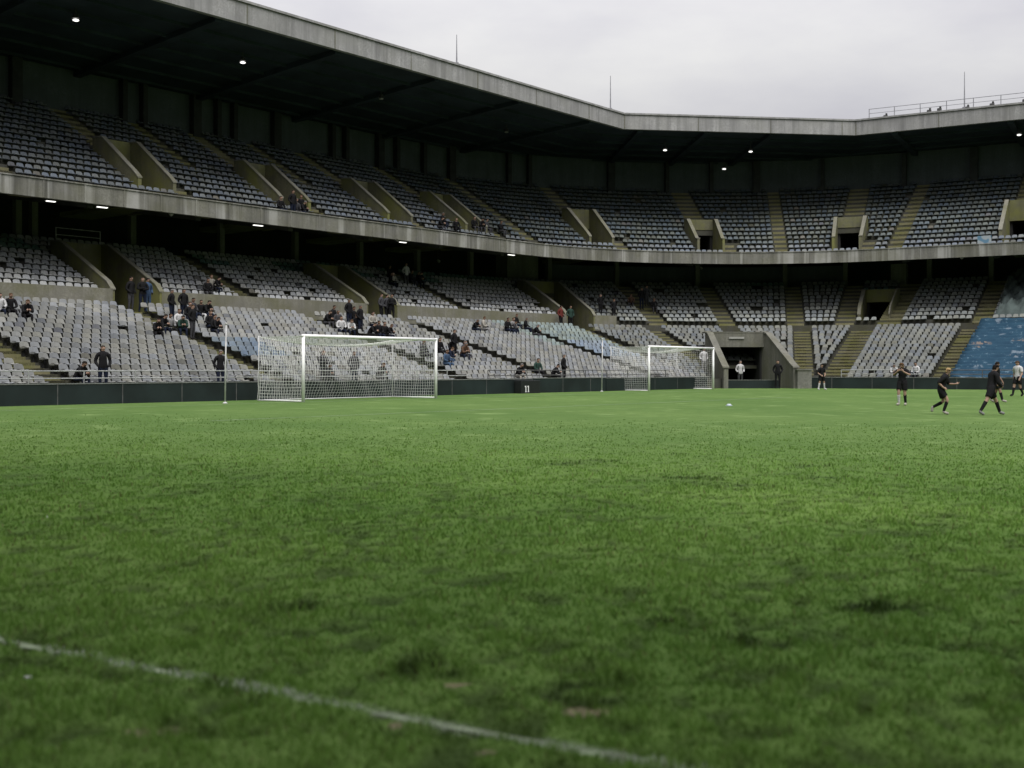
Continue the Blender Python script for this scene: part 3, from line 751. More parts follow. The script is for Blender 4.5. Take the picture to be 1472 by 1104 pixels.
def body_mesh(name, pose, fat=None, fingers=False, levels=1):
    J = {k: Vector(v) for k, v in BASEJ.items()}
    for k, v in pose.items(): J[k] = Vector(v)
    look = J.pop('LOOK', None); rad = {k: RAD[k] if k in RAD else RAD[k[:-1]] for k in J}
    for k, f in (fat or {}).items():
        for j in rad:
            if j == k or j[:-1] == k: rad[j] *= f
    edges = list(EDG)
    hd = (J['H2']-J['H1']).normalized(); fw = Vector((0, -1, 0)); fw = (fw-hd*fw.dot(hd)).normalized()
    if look is not None: fw = look.normalized()
    sd = hd.cross(fw)
    J['NO'] = J['H1']+hd*.045+fw*.095; rad['NO'] = .016; edges.append(('H1', 'NO'))
    for s, g in (('l', 1), ('r', -1)): J['EA'+s] = J['H1']+hd*.05+sd*g*.088; rad['EA'+s] = .014; edges.append(('H1', 'EA'+s))
    if fingers:
        for s in 'lr':
            h, w = J['HA'+s], J['WR'+s]; d = (h-w).normalized(); x = d.cross(Vector((0, 1, .2))).normalized(); up = x.cross(d)
            rad['HA'+s] = .034
            for i, (off, ln) in enumerate(((-.030, .055), (-.010, .066), (.010, .062), (.029, .048))):
                a, b, c = f'F{i}a{s}', f'F{i}b{s}', f'F{i}c{s}'
                J[a] = h+d*.03+x*off; J[b] = h+d*(.035+ln*.55)+x*off*1.1+up*.006; J[c] = h+d*(.03+ln*.95)+x*off*1.1+up*.028
                rad[a] = .0105; rad[b] = .0095; rad[c] = .0085; edges += [('HA'+s, a), (a, b), (b, c)]
            sg = 1 if s == 'l' else -1
            a, b = 'Ta'+s, 'Tb'+s; J[a] = h-d*.005+x*.045*sg; J[b] = h+d*.03+x*.066*sg+up*.012; rad[a] = .012; rad[b] = .01; edges += [('HA'+s, a), (a, b)]
    ks = list(J); me = bpy.data.meshes.new('sk'); me.from_pydata([J[k] for k in ks], [(ks.index(a), ks.index(b)) for a, b in edges], []); me.update()
    o = bpy.data.objects.new('sk', me); COL.objects.link(o)
    o.modifiers.new('skin', 'SKIN').use_smooth_shade = True
    for i, k in enumerate(ks):
        sv = me.skin_vertices[0].data[i]; sv.radius = (rad[k], rad[k]); sv.use_root = (k == 'P')
    sb = o.modifiers.new('sub', 'SUBSURF'); sb.levels = levels; sb.render_levels = levels
    dg = bpy.context.evaluated_depsgraph_get(); dg.update()
    out = bpy.data.meshes.new_from_object(o.evaluated_get(dg)); out.name = name
    bpy.data.objects.remove(o); bpy.data.meshes.remove(me)
    co = np.zeros(len(out.vertices)*3); out.vertices.foreach_get('co', co); co = co.reshape(-1, 3)
    segs = [(a, b, np.array(J[a]), np.array(J[b]), rad[a], rad[b]) for a, b in edges]
    fc = np.array([p.center for p in out.polygons]); best = np.full(len(fc), 9e9); bi = np.zeros(len(fc), int); bt = np.zeros(len(fc))
    for i, (a, b, A_, B_, ra, rb) in enumerate(segs):
        d = B_-A_; t = np.clip(((fc-A_)@d)/max(1e-9, d@d), 0, 1); e = np.linalg.norm(fc-A_-t[:, None]*d, axis=1)/(ra+(rb-ra)*t)
        u = e < best; best[u] = e[u]; bi[u] = i; bt[u] = t[u]
    reg = []
    hu = np.array(J['H1']); hdn, fwn = np.array(hd), np.array(fw)
    for i in range(len(fc)):
        a, b = segs[bi[i]][:2]; t = bt[i]
        if b[:2] in ('H1', 'H2', 'H3', 'NO', 'EA') or (b == 'NK' and t > .6):
            r = fc[i]-hu; z, y = r@hdn, r@fwn
            reg.append('hair' if (z > .05+max(0, y)*.62) or (y < -.03 and z > -.02) else 'head')
        elif b[:2] in ('S1', 'S2', 'S3', 'NK', 'SH'): reg.append('torso')
        elif b[:2] == 'EL': reg.append('uparm' if t < .75 else 'elbow')
        elif b[:2] == 'WR': reg.append('forearm' if t < .9 else 'hand')
        elif b[:2] == 'HP': reg.append('hip')
        elif b[:2] == 'KN': reg.append('thigh' if t < .68 else 'knee')
        elif b[:2] == 'AN': reg.append('knee' if t < .16 else ('shinl' if b[-1] == 'l' else 'shinr') if t < .93 else ('footl' if b[-1] == 'l' else 'footr'))
        elif b[:2] == 'TO': reg.append('footl' if b[-1] == 'l' else 'footr')
        else: reg.append('hand')
    return out, reg, J
def cloth(c, n): return plain(n, c, .9, .25, 18, 0, True, .1)
SK = [plain('skin_tone', c, .6, .08, 20, 0, True) for c in ((.31, .20, .15), (.22, .135, .095), (.15, .085, .06))]
HAIR = {'dark': cloth((.015, .012, .01), 'dark_hair'), 'brown': cloth((.07, .04, .02), 'brown_hair'), 'blond': cloth((.32, .22, .11), 'blond_hair'), 'grey': cloth((.12, .115, .11), 'grey_hair')}
TOPS = {'black': (.012, .012, .013), 'dark grey': (.05, .05, .055), 'dark blue': (.012, .016, .03), 'grey': (.2, .2, .2), 'white': (.46, .46, .46), 'cream': (.30, .285, .25), 'green': (.025, .05, .04), 'blue': (.045, .075, .13), 'brown': (.1, .06, .04), 'red': (.12, .03, .025)}
CL = {k: cloth(v, k.replace(' ', '_')+'_cloth') for k, v in TOPS.items()}
SLOT = {'head': 0, 'hand': 0, 'torso': 1, 'uparm': 1, 'elbow': 1, 'forearm': 1, 'hip': 1, 'thigh': 2, 'knee': 2, 'shinl': 2, 'shinr': 2, 'hair': 3, 'footl': 4, 'footr': 4}
SIT = dict(P=(0, 0, .53), S1=(0, -.01, .68), S2=(0, -.04, .85), S3=(0, -.07, .99), NK=(0, -.09, 1.08), H1=(0, -.115, 1.155), H2=(0, -.12, 1.24), H3=(0, -.11, 1.30),
           SHl=(-.19, -.06, .97), SHr=(.19, -.06, .97), ELl=(-.26, -.12, .71), ELr=(.26, -.12, .71), WRl=(-.12, -.31, .64), WRr=(.12, -.31, .64), HAl=(-.06, -.37, .62), HAr=(.06, -.37, .62),
           HPl=(-.1, -.03, .50), HPr=(.1, -.03, .50), KNl=(-.15, -.44, .50), KNr=(.15, -.44, .50), ANl=(-.14, -.42, .09), ANr=(.14, -.42, .09), TOl=(-.16, -.57, .04), TOr=(.16, -.57, .04))
LEAN = dict(SIT, S1=(0, -.05, .67), S2=(0, -.16, .80), S3=(0, -.25, .90), NK=(0, -.30, .98), H1=(0, -.34, 1.04), H2=(0, -.37, 1.12), H3=(0, -.38, 1.18), SHl=(-.18, -.24, .88), SHr=(.18, -.24, .88), ELl=(-.20, -.38, .62), ELr=(.2, -.38, .62), WRl=(-.06, -.50, .70), WRr=(.05, -.50, .70), HAl=(-.03, -.53, .77), HAr=(.02, -.53, .77))
STAND = dict(ELl=(-.27, .06, 1.15), ELr=(.27, .06, 1.15), WRl=(-.20, -.12, .98), WRr=(.20, -.12, .98), HAl=(-.15, -.15, .93), HAr=(.15, -.15, .93))
FOLD = dict(ELl=(-.26, -.06, 1.16), ELr=(.26, -.06, 1.16), WRl=(-.04, -.21, 1.19), WRr=(.04, -.23, 1.14), HAl=(.05, -.20, 1.21), HAr=(-.05, -.22, 1.12), ANl=(-.16, .02, .085), TOl=(-.2, -.14, .04))
TURN = dict(STAND, LOOK=(.8, -.6, 0), KNl=(-.12, -.08, .51), ANl=(-.12, -.1, .085), TOl=(-.14, -.27, .04))
JACKET = dict(P=1.22, S1=1.28, S2=1.2, S3=1.15, SH=1.2, EL=1.45, WR=1.5, HP=1.15, KN=1.12, AN=1.25)
PROTO = {}
for nm, ps in (('sit', SIT), ('lean', LEAN), ('stand', STAND), ('fold', FOLD), ('turn', TURN)):
    me_, reg, _ = body_mesh('person', ps, JACKET)
    for x in (SK[0], CL['black'], CL['dark grey'], HAIR['dark'], CL['black']): me_.materials.append(x)
    me_.polygons.foreach_set('material_index', [4 if r == 'hand' and nm != 'lean' else SLOT[r] for r in reg]); me_.polygons.foreach_set('use_smooth', [True]*len(reg)); PROTO[nm] = me_
PWORD = {'sit': 'seated', 'lean': 'hunched', 'stand': 'standing', 'fold': 'with folded arms', 'turn': 'turned aside'}
def person(nm, loc, rz_, top, trouser='dark grey', hair='dark', scale=1., label='', group=None):
    o = bpy.data.objects.new('person', PROTO[nm]); COL.objects.link(o); o.location = loc; o.rotation_euler = (0, 0, rz_); o.scale = (scale,)*3
    for i, mt in enumerate((random.choice(SK[:2]), CL[top], CL[trouser], HAIR[hair], CL['black'])):
        o.material_slots[i].link = 'OBJECT'; o.material_slots[i].material = mt
    tag(o, label, 'person', group); return o
B, DG, DB, G_, WH, CR, GN, BL, BR, RD = 'black', 'dark grey', 'dark blue', 'grey', 'white', 'cream', 'green', 'blue', 'brown', 'red'
GROUPS = [  # tier, where, members (px, py, pose, top[, trousers])
 ('L1', 'at far left below the walkway', [(6, 436, 'sit', WH, DB), (20, 436, 'sit', B), (35, 439, 'lean', B)]),
 ('L1', 'in front by the leftmost stairs', [(131, 541, 'lean', B), (160, 535, 'stand', B)]),
 ('L1', 'in front row behind first thin pole', [(333, 537, 'turn', B)]),
 ('L1', 'in crowd below leftmost walkway opening', [(221, 463, 'lean', B), (232, 461, 'lean', B), (246, 437, 'stand', B), (245, 461, 'sit', G_), (254, 454, 'sit', WH, B), (259, 436, 'stand', B), (266, 463, 'lean', GN), (269, 443, 'sit', B), (278, 461, 'stand', B), (278, 441, 'sit', DG), (285, 439, 'sit', B, WH), (295, 441, 'lean', B), (297, 455, 'sit', B), (303, 461, 'sit', B), (311, 464, 'lean', B)]),
 ('L2', 'in trio above left walkway wall', [(295, 407, 'sit', B), (304, 403, 'sit', CR, B), (311, 405, 'lean', B)]),
 ('L1', 'in crowd above nearer goal crossbar', [(466, 453, 'lean', B), (479, 450, 'sit', B), (486, 455, 'sit', DG, WH), (495, 447, 'stand', B), (504, 450, 'sit', B), (511, 457, 'stand', B), (494, 466, 'sit', WH), (506, 466, 'lean', WH), (518, 463, 'sit', B), (530, 455, 'sit', CR), (531, 471, 'lean', B), (540, 470, 'sit', B), (548, 470, 'sit', B), (556, 472, 'lean', B)]),
 ('L2', 'high under balcony above nearer goal', [(557, 396, 'sit', B), (563, 390, 'sit', B), (564, 398, 'sit', CR), (577, 391, 'stand', WH, DG), (586, 393, 'sit', B), (592, 396, 'sit', DG), (598, 395, 'sit', B), (605, 398, 'lean', B)]),
 ('L1', 'in crowd right of nearer goal', [(614, 502, 'sit', DG), (630, 494, 'sit', B), (638, 510, 'sit', BL, BL), (645, 491, 'stand', B), (648, 508, 'lean', DB, BL), (652, 496, 'sit', B), (663, 499, 'sit', DG), (672, 503, 'lean', BR)]),
 ('L1', 'at rail behind nearer goal net', [(480, 536, 'fold', DG), (490, 540, 'lean', DG), (514, 531, 'stand', DG), (564, 538, 'lean', B)]),
 ('L1', 'below walkway wall right of nearer goal', [(677, 462, 'lean', B), (691, 463, 'sit', CR, G_), (724, 464, 'sit', B), (735, 466, 'lean', DG), (742, 459, 'sit', B), (742, 468, 'sit', G_), (755, 463, 'sit', B), (763, 470, 'lean', B)]),
 ('L1', 'by front rail between the goals', [(773, 541, 'lean', B, CR), (775, 525, 'sit', GN), (813, 530, 'stand', B), (823, 541, 'lean', B)]),
 ('L2', 'on corner rows left of farther goal', [(861, 436, 'stand', B), (879, 441, 'stand', B)]),
 ('L2', 'by mossy stairs above farther goal', [(910, 431, 'sit', BR), (922, 428, 'stand', B), (930, 424, 'stand', DG), (938, 432, 'sit', B)]),
 ('L1', 'behind front rail left of blue cover', [(1279, 537, 'lean', WH, G_), (1312, 538, 'sit', WH, DG)]),
 ('U', 'at balcony edge by second upper opening', [(405, 292, 'sit', B), (416, 289, 'stand', B), (425, 293, 'sit', DG), (428, 284, 'sit', B), (434, 296, 'lean', B)]),
 ('U', 'in upper balcony by fourth opening', [(629, 314, 'lean', B), (637, 311, 'sit', B), (651, 316, 'sit', B), (685, 319, 'sit', B), (694, 320, 'lean', B), (703, 322, 'sit', DG), (722, 324, 'sit', B)]),
]
COLW = {'cream': 'pale cream'}
for tier, where, mem in GROUPS:
    cntk = {}
    for m_ in mem: k = (m_[2], m_[3]); cntk[k] = cntk.get(k, 0)+1
    seen = {}
    for m_ in sorted(mem, key=lambda t: t[0]):
        px, py, ps, top = m_[:4]; tr = m_[4] if len(m_) > 4 else random.choice([B, DG, DB])
        stand_ = ps in ('stand', 'fold', 'turn')
        q, o = hit(px, py, tier, .85 if stand_ else .75); rows = ROWS[tier]
        i = max(0, min(len(rows)-1, int((o-rows[0][0])/rows[0][1]))); o_, d, z = rows[i]
        off = o_+(.14 if stand_ else .40); loc = W(q, off, z+(.004))
        k = (ps, top); seen[k] = seen.get(k, 0)+1
        w = f'{COLW.get(top, top)} clad person {PWORD[ps]} {where}'
        if cntk[k] > 1: w += f', {ordw(seen[k])} from left'
        person(ps, loc, ang(q)+random.uniform(-.5, .5), top, tr, random.choice(['dark', 'dark', 'brown', 'grey']), random.uniform(.90, .99), w, 'spectators in the stands')
for px, off, z, ps, top, tr, lab, rot in (
    (188, 13.5, 2.7, 'stand', B, DG, 'black coated person standing alone in front of the leftmost walkway opening', .3), (205, 13.4, 2.7, 'fold', B, DB, 'black coated person standing beside a blue clad person at the leftmost walkway opening', -.3),
    (212, 13.6, 2.7, 'turn', BL, BL, 'blue clad person standing right of two dark ones at the leftmost opening', 0), (548, 13.4, 2.7, 'stand', DG, B, 'left person of three standing at the walkway opening above the nearer goal', .4),
    (556, 13.7, 2.7, 'turn', DG, B, 'middle person of three standing at the walkway opening above the nearer goal', 0), (563, 13.4, 2.7, 'fold', B, B, 'right person of three standing at the walkway opening above the nearer goal', -.4),
    (806, 13.5, 2.7, 'turn', RD, B, 'dark red jacketed person standing on the walkway left of the curved corner', .2), (820, 13.3, 2.7, 'stand', GN, B, 'dark green jacketed person on the walkway left of the curved corner', -.2)):
    q = qat(px, off); person(ps, W(q, off, z+.004), ang(q)+rot, top, tr, 'dark', 1., lab, 'spectators in the stands')
for px, D, lab, ps in ((1064, 76.5, 'person in white jacket standing in the dark tunnel mouth', 'stand'), (1007, 76.0, 'white jacketed person seen through the farther goal net', 'turn')):
    x = (px-CX)/F*D; q, o = inv((x, D)); zf = gz(x, D) if px > 1030 else max(prof(max(o, 1), 'L1')+EYE-.2, .2)
    if px < 1030: i = max(0, int((o-1)/.7)); zf = L1[i][2]+EYE+.004; p_ = P(q, L1[i][0]+.14); x, D = float(p_[0]), float(p_[1])
    person(ps, (x, D, zf), .2, WH, DG if px > 1030 else G_, 'grey', 1., lab, 'people in white jackets by the tunnel')
x = (1118-CX)/F*73.; person('stand', (x, 73., gz(x, 73.)), -.2, B, B, 'dark', 1., 'black clad person standing in the shade beside the tunnel wall')
x, D, z_ = ground_at(1181, 560)

# players
def garment(name, me, reg, keep, off, mt, parent):
    co = np.zeros(len(me.vertices)*3); me.vertices.foreach_get('co', co); co = co.reshape(-1, 3)
    no = np.array([v.normal for v in me.vertices]); idx = {}; vs = []; fs = []
    for p, r in zip(me.polygons, reg):
        if r in keep:
            f = []
            for v in p.vertices:
                if v not in idx: idx[v] = len(vs); vs.append(co[v]+no[v]*off)
                f.append(idx[v])
            fs.append(f)
    if not fs: return None
    m = MB(); m.add(vs, fs); o = m.build(name, mt, parent, True); s = o.modifiers.new('s', 'SOLIDIFY'); s.thickness = off*.8; s.offset = -1
    return o
def player(px, py, hpx, heading, pose, label, shirt, shorts, socks, boots, hair, sleeves='short', skin=0, D=None, foot=(0, 0)):
    x, Dg, z = ground_at(px, py)
    sc_ = hpx*Dg/F/1.78
    me_, reg, J = body_mesh('person', pose, dict(S1=.95, HP=1.05, KN=1.1), True, 2)
    me_.materials.append(SK[skin]); me_.polygons.foreach_set('use_smooth', [True]*len(me_.polygons))
    o = bpy.data.objects.new('person', me_); COL.objects.link(o); o.location = (x, Dg, z); o.rotation_euler = (0, 0, heading); o.scale = (sc_,)*3
    keep = {'torso', 'uparm', 'hip'}
    if sleeves == 'long': keep |= {'elbow', 'forearm'}
    elif sleeves == 'half': keep |= {'elbow'}
    garment('shirt', me_, reg, keep, .022, CL[shirt], o)
    garment('shorts', me_, reg, {'hip', 'thigh'}, .034, CL[shorts], o)
    garment('sock', me_, reg, {'shinl'}, .009, CL[socks[0]], o); garment('sock', me_, reg, {'shinr'}, .009, CL[socks[1]], o)
    garment('boot', me_, reg, {'footl'}, .014, CL[boots], o); garment('boot', me_, reg, {'footr'}, .014, CL[boots], o)
    garment('hair', me_, reg, {'hair'}, .014, HAIR[hair], o)
    hd = (J['H2']-J['H1']).normalized(); fw = (J['NO']-J['H1']-hd*.045).normalized(); sd = hd.cross(fw)
    for g in (-1, 1):
        m = MB(); m.ball(J['H1']+hd*.072+fw*.076+sd*g*.034, .012, 8, 5); m.build('eye', M['boxblack'], o, True)
    m = MB(); m.ball(J['H1']-hd*.012+fw*.072, .02, 8, 5, 0, .35); m.build('mouth', CL['red'], o, True)
    tag(o, label, 'person', 'players on the pitch'); return o
JOG = dict(P=(0, 0, .93), S1=(0, -.04, 1.08), S2=(0, -.11, 1.24), S3=(0, -.17, 1.37), NK=(0, -.21, 1.46), H1=(0, -.25, 1.53), H2=(0, -.27, 1.615), H3=(0, -.27, 1.68), SHl=(-.19, -.14, 1.35), SHr=(.19, -.18, 1.35),
           ELl=(-.26, .06, 1.15), ELr=(.26, -.28, 1.10), WRl=(-.22, -.10, .98), WRr=(.16, -.48, 1.10), HAl=(-.20, -.16, .95), HAr=(.12, -.56, 1.12), HPl=(-.095, 0, .88), HPr=(.095, -.02, .88),
           KNl=(-.11, -.24, .54), KNr=(.10, -.10, .47), ANl=(-.11, -.10, .10), ANr=(.10, .28, .26), TOl=(-.11, -.27, .04), TOr=(.10, .30, .10))
WIDE = dict(P=(0, 0, .90), S1=(.0, -.03, 1.05), S2=(0, -.08, 1.22), S3=(0, -.12, 1.35), NK=(0, -.14, 1.45), H1=(0, -.18, 1.52), H2=(0, -.19, 1.60), H3=(0, -.18, 1.665), SHl=(-.19, -.11, 1.33), SHr=(.19, -.11, 1.33),
            ELl=(-.25, -.12, 1.06), ELr=(.25, -.16, 1.06), WRl=(-.16, -.30, .95), WRr=(.15, -.34, .98), HAl=(-.10, -.36, .93), HAr=(.09, -.41, .98), HPl=(-.1, .02, .86), HPr=(.1, -.02, .86),
            KNl=(-.13, .22, .50), KNr=(.13, -.27, .49), ANl=(-.13, .46, .12), ANr=(.13, -.42, .085), TOl=(-.15, .33, .04), TOr=(.15, -.58, .05))
CHEST = dict(ELl=(-.33, -.08, 1.24), ELr=(.33, -.08, 1.24), WRl=(-.15, -.24, 1.36), WRr=(.15, -.24, 1.36), HAl=(-.08, -.26, 1.42), HAr=(.08, -.26, 1.42), H1=(0, -.06, 1.585), H2=(0, -.08, 1.665), H3=(0, -.08, 1.73), KNl=(-.11, -.12, .51), ANl=(-.12, -.04, .085), TOl=(-.15, -.2, .04), ANr=(.11, .08, .085), TOr=(.13, -.08, .04))
WALK = dict(KNl=(-.1, -.14, .50), ANl=(-.1, -.24, .10), TOl=(-.11, -.40, .06), KNr=(.1, .04, .48), ANr=(.1, .26, .13), TOr=(.11, .12, .04), ELl=(-.27, .10, 1.14), WRl=(-.27, .06, .90), HAl=(-.27, .05, .82), ELr=(.27, -.03, 1.14), WRr=(.26, -.17, .93), HAr=(.26, -.21, .86), P=(0, 0, .94))
APART = dict(ANl=(-.24, .02, .085), TOl=(-.29, -.14, .04), KNl=(-.17, -.03, .50), ANr=(.24, .02, .085), TOr=(.29, -.14, .04), KNr=(.17, -.03, .5), ELl=(-.27, .02, 1.13), WRl=(-.17, -.16, 1.0), HAl=(-.12, -.2, .96), ELr=(.27, .02, 1.13), WRr=(.17, -.16, 1.0), HAr=(.12, -.2, .96))
player(1297, 583, 63, R(-35), CHEST, 'black kitted player with hands at the chest, one white sock', B, B, (WH, B), CR, 'brown')
player(1352, 596, 71, R(68), JOG, 'blond black kitted player jogging with one heel lifted', B, B, (B, B), CR, 'blond', 'half')
player(1424, 597, 78, R(100), WIDE, 'black kitted player in wide stride nearest the camera', B, B, (B, B), G_, 'dark', 'long')
player(1433, 579, 60, R(60), WALK, 'dark kitted player partly hidden behind the striding player', B, B, (B, B), CR, 'dark', 'short', 1)
player(1463, 570, 52, R(-60), WALK, 'player in white shirt and black shorts at the far right', WH, B, (B, B), B, 'brown', 'short')
player(1181, 560.5, 38, R(20), APART, 'distant player in black kit and white socks near the tunnel', B, B, (WH, WH), WH, 'dark')

# ------------------------------------------------------------------ small things on the grass
x, D, z_ = ground_at(1048, 583.5); m = MB(); m.tube((0, 0, 0), (0, 0, .07), .12, 14, .055); m.tube((0, 0, -.004), (0, 0, .008), .13, 14); o = m.build('marker_cone', plain('pale_blue_plastic', (.42, .48, .52), .5, .1, 5), None, True); o.location = (x, D, z_+.005); tag(o, 'small pale training marker on the grass in front of the farther goal', 'marker')
def litter(px, py, s, lab):
    x, D, z = ground_at(px, py); m = MB(); random.seed(px)
    v = [(s*(i-1)*.6+random.uniform(-.2, .2)*s, s*(j-1)*.5+random.uniform(-.2, .2)*s, .035+random.uniform(0, .5)*s) for j in range(3) for i in range(3)]
    m.add(v, [(j*3+i, j*3+i+1, j*3+i+4, j*3+i+3) for j in range(2) for i in range(2)]); o = m.build('paper_scrap', M['sign']); o.location = (x, D, z); so_ = o.modifiers.new('s', 'SOLIDIFY'); so_.thickness = .004; tag(o, lab, 'litter')
litter(40, 986, .022, 'tiny white paper scrap in the grass at the lower left'); litter(68, 749, .03, 'tiny white paper scrap in the mid grass at left')

# ------------------------------------------------------------------ ground and grass
def vn(x, y, seed):
    xi = np.floor(x).astype(np.int64); yi = np.floor(y).astype(np.int64); xf = x-xi; yf = y-yi
    h = lambda a, b: (((a*374761393+b*668265263+seed*1442695041) ^ ((a*374761393+b*668265263+seed*1442695041) >> 13))*1274126177 & 0xFFFFFF)/float(0xFFFFFF)
    u = xf*xf*(3-2*xf); v = yf*yf*(3-2*yf)
    return (h(xi, yi)*(1-u)+h(xi+1, yi)*u)*(1-v)+(h(xi, yi+1)*(1-u)+h(xi+1, yi+1)*u)*v
def fbm(x, y, s, seed): return vn(x/s, y/s, seed)*.55+vn(x/s*2.1, y/s*2.1, seed+1)*.3+vn(x/s*4.3, y/s*4.3, seed+2)*.15
BARE = [(838, 1028, .15, .10), (220, 1057, .17, .08), (568, 1047, .07, .07), (652, 988, .11, .06), (702, 1086, .06, .05)]
BARE = [(*ground_at(px, py)[:2], a_, b_) for px, py, a_, b_ in BARE]
TALL = [(*ground_at(px, py)[:2], s) for px, py, s in ((610, 962, .20), (585, 975, .18), (640, 978, .16), (830, 1000, .24), (790, 1010, .2), (870, 1015, .2), (660, 950, .15), (900, 990, .15), (300, 1000, .2), (1080, 930, .3), (1000, 690, .8), (1060, 702, .7), (1170, 672, .5), (1190, 690, .5), (985, 655, .5), (820, 668, .6), (860, 664, .5), (960, 905, .3), (420, 880, .3), (1260, 880, .4))]
def bare_f(x, y):
    f = np.zeros_like(x)
    for bx, by, a_, b_ in BARE: f = np.maximum(f, 1-np.sqrt(((x-bx)/a_)**2+((y-by)/b_)**2)+.5*(vn(x*14, y*14, 9)-.5))
    return np.clip(f*2.5, 0, 1)
LP0 = np.array(ground_at(0, 925)[:2]); LP1 = np.array(ground_at(930, 1104)[:2]); LD = (LP1-LP0)/np.linalg.norm(LP1-LP0); LN = np.array([-LD[1], LD[0]])
def line_f(x, y):
    d = np.abs((x-LP0[0])*LN[0]+(y-LP0[1])*LN[1]); t = (x-LP0[0])*LD[0]+(y-LP0[1])*LD[1]
    wear = np.clip(.40+1.1*(fbm(t, d*3, .5, 40)-.28)+np.where((t > 3.05) & (t < 3.9), .45, 0)+np.where(t < 1.0, .1, 0), .05, 1)
    return np.clip((.052-d)/.028, 0, 1)*wear
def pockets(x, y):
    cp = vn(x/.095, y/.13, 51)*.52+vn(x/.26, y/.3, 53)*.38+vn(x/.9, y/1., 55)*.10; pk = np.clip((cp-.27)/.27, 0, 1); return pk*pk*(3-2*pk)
def tall_f(x, y):
    t = np.zeros_like(x)
    for tx, ty, s in TALL: t = np.maximum(t, np.exp(-((x-tx)**2+((y-ty)*1.2)**2)/(s*.62)**2)*np.clip(2.6*vn(x*8, y*8, 77)-.7, 0, 1.2))
    return t
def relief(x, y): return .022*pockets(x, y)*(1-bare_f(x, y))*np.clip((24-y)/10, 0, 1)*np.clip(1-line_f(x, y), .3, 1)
def shade_k(y): return np.clip(1-(y-11)/20, .18, 1)  # fades the painted hollow shade with distance
def ground():
    m = MB()
    xs = sorted(set(list(np.linspace(-400, -60, 12))+list(np.linspace(-60, 70, 66))+list(np.linspace(70, 400, 12)))); ys = sorted(set(list(np.linspace(-300, -10, 12))+list(np.linspace(-10, 90, 101))+list(np.linspace(90, 500, 14))))
    X, Y = np.meshgrid(xs, ys); Z = gz_np(X, Y); n = len(xs)
    m.add(list(zip(X.ravel(), Y.ravel(), Z.ravel())), [(j*n+i, j*n+i+1, (j+1)*n+i+1, (j+1)*n+i) for j in range(len(ys)-1) for i in range(n-1)])
    mt, nt, b = nt_new('pitch_turf'); p = pos(nt)
    c = mixc(nt, noise(nt, p, .16, 4, .6, None, .38, .62), (.080, .146, .037), (.132, .206, .060))
    c = mixc(nt, noise(nt, p, 2.6, 5, .65, (1, 1, 1), .45, .75), c, (.070, .124, .032))
    c = mixc(nt, noise(nt, p, 26, 3, .6, None, .35, .75), c, (.090, .158, .042))
    c = mixc(nt, noise(nt, p, .9, 3, .5, None, .58, .75), c, (.165, .245, .085))
    ta = nd(nt, 'ShaderNodeAttribute', attribute_name='tint').outputs['Color']; fa_ = nd(nt, 'ShaderNodeAttribute', attribute_name='fade').outputs['Fac']
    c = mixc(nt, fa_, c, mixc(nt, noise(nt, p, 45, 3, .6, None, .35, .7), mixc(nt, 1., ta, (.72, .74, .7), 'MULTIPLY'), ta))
    nt.links.new(c, b.inputs['Base Color']); b.inputs['Roughness'].default_value = .95; b.inputs['Specular IOR Level'].default_value = .1
    h = mixc(nt, .5, noise(nt, p, 5, 5, .7, None, .2, .8), noise(nt, p, 40, 3, .6, None, .2, .8)); bump(nt, b, h, .05, .8)
    o = m.build('ground', mt, None, True); tag(o, 'large grass pitch ground sheet', None, None, 'structure')
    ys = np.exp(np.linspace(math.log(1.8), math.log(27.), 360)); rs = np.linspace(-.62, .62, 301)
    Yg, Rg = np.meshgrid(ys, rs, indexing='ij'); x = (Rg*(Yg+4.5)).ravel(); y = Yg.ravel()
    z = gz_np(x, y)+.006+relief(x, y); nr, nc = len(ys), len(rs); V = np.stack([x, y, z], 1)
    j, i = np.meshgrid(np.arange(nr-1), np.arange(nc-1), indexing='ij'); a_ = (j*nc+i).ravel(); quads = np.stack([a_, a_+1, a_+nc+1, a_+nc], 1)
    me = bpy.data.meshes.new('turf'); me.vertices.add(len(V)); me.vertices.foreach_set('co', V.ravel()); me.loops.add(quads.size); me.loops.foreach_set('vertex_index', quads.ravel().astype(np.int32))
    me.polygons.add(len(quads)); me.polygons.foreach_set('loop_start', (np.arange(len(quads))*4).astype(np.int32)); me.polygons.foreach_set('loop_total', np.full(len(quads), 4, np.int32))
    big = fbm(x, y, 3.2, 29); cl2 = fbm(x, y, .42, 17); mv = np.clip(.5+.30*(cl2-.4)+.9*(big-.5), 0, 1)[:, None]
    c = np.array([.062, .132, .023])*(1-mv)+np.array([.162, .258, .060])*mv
    c = c*(1-shade_k(y)*(1-(.50+.62*pockets(x, y))))[:, None]*(1-.72*np.clip(tall_f(x, y)*1.2, 0, 1))[:, None]  # shade of the hollows painted into the turf colour
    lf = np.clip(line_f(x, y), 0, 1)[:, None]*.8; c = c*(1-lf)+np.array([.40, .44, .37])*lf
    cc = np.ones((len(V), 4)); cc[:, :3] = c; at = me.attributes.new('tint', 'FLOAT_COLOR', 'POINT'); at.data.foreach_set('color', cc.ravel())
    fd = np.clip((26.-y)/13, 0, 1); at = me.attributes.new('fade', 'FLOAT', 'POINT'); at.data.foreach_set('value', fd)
    me.materials.append(mt); me.update(); me.polygons.foreach_set('use_smooth', [True]*len(quads)); o = bpy.data.objects.new('turf', me); COL.objects.link(o); tag(o, 'uneven turf surface with shade painted into its hollows', None, None, 'structure')
ground()
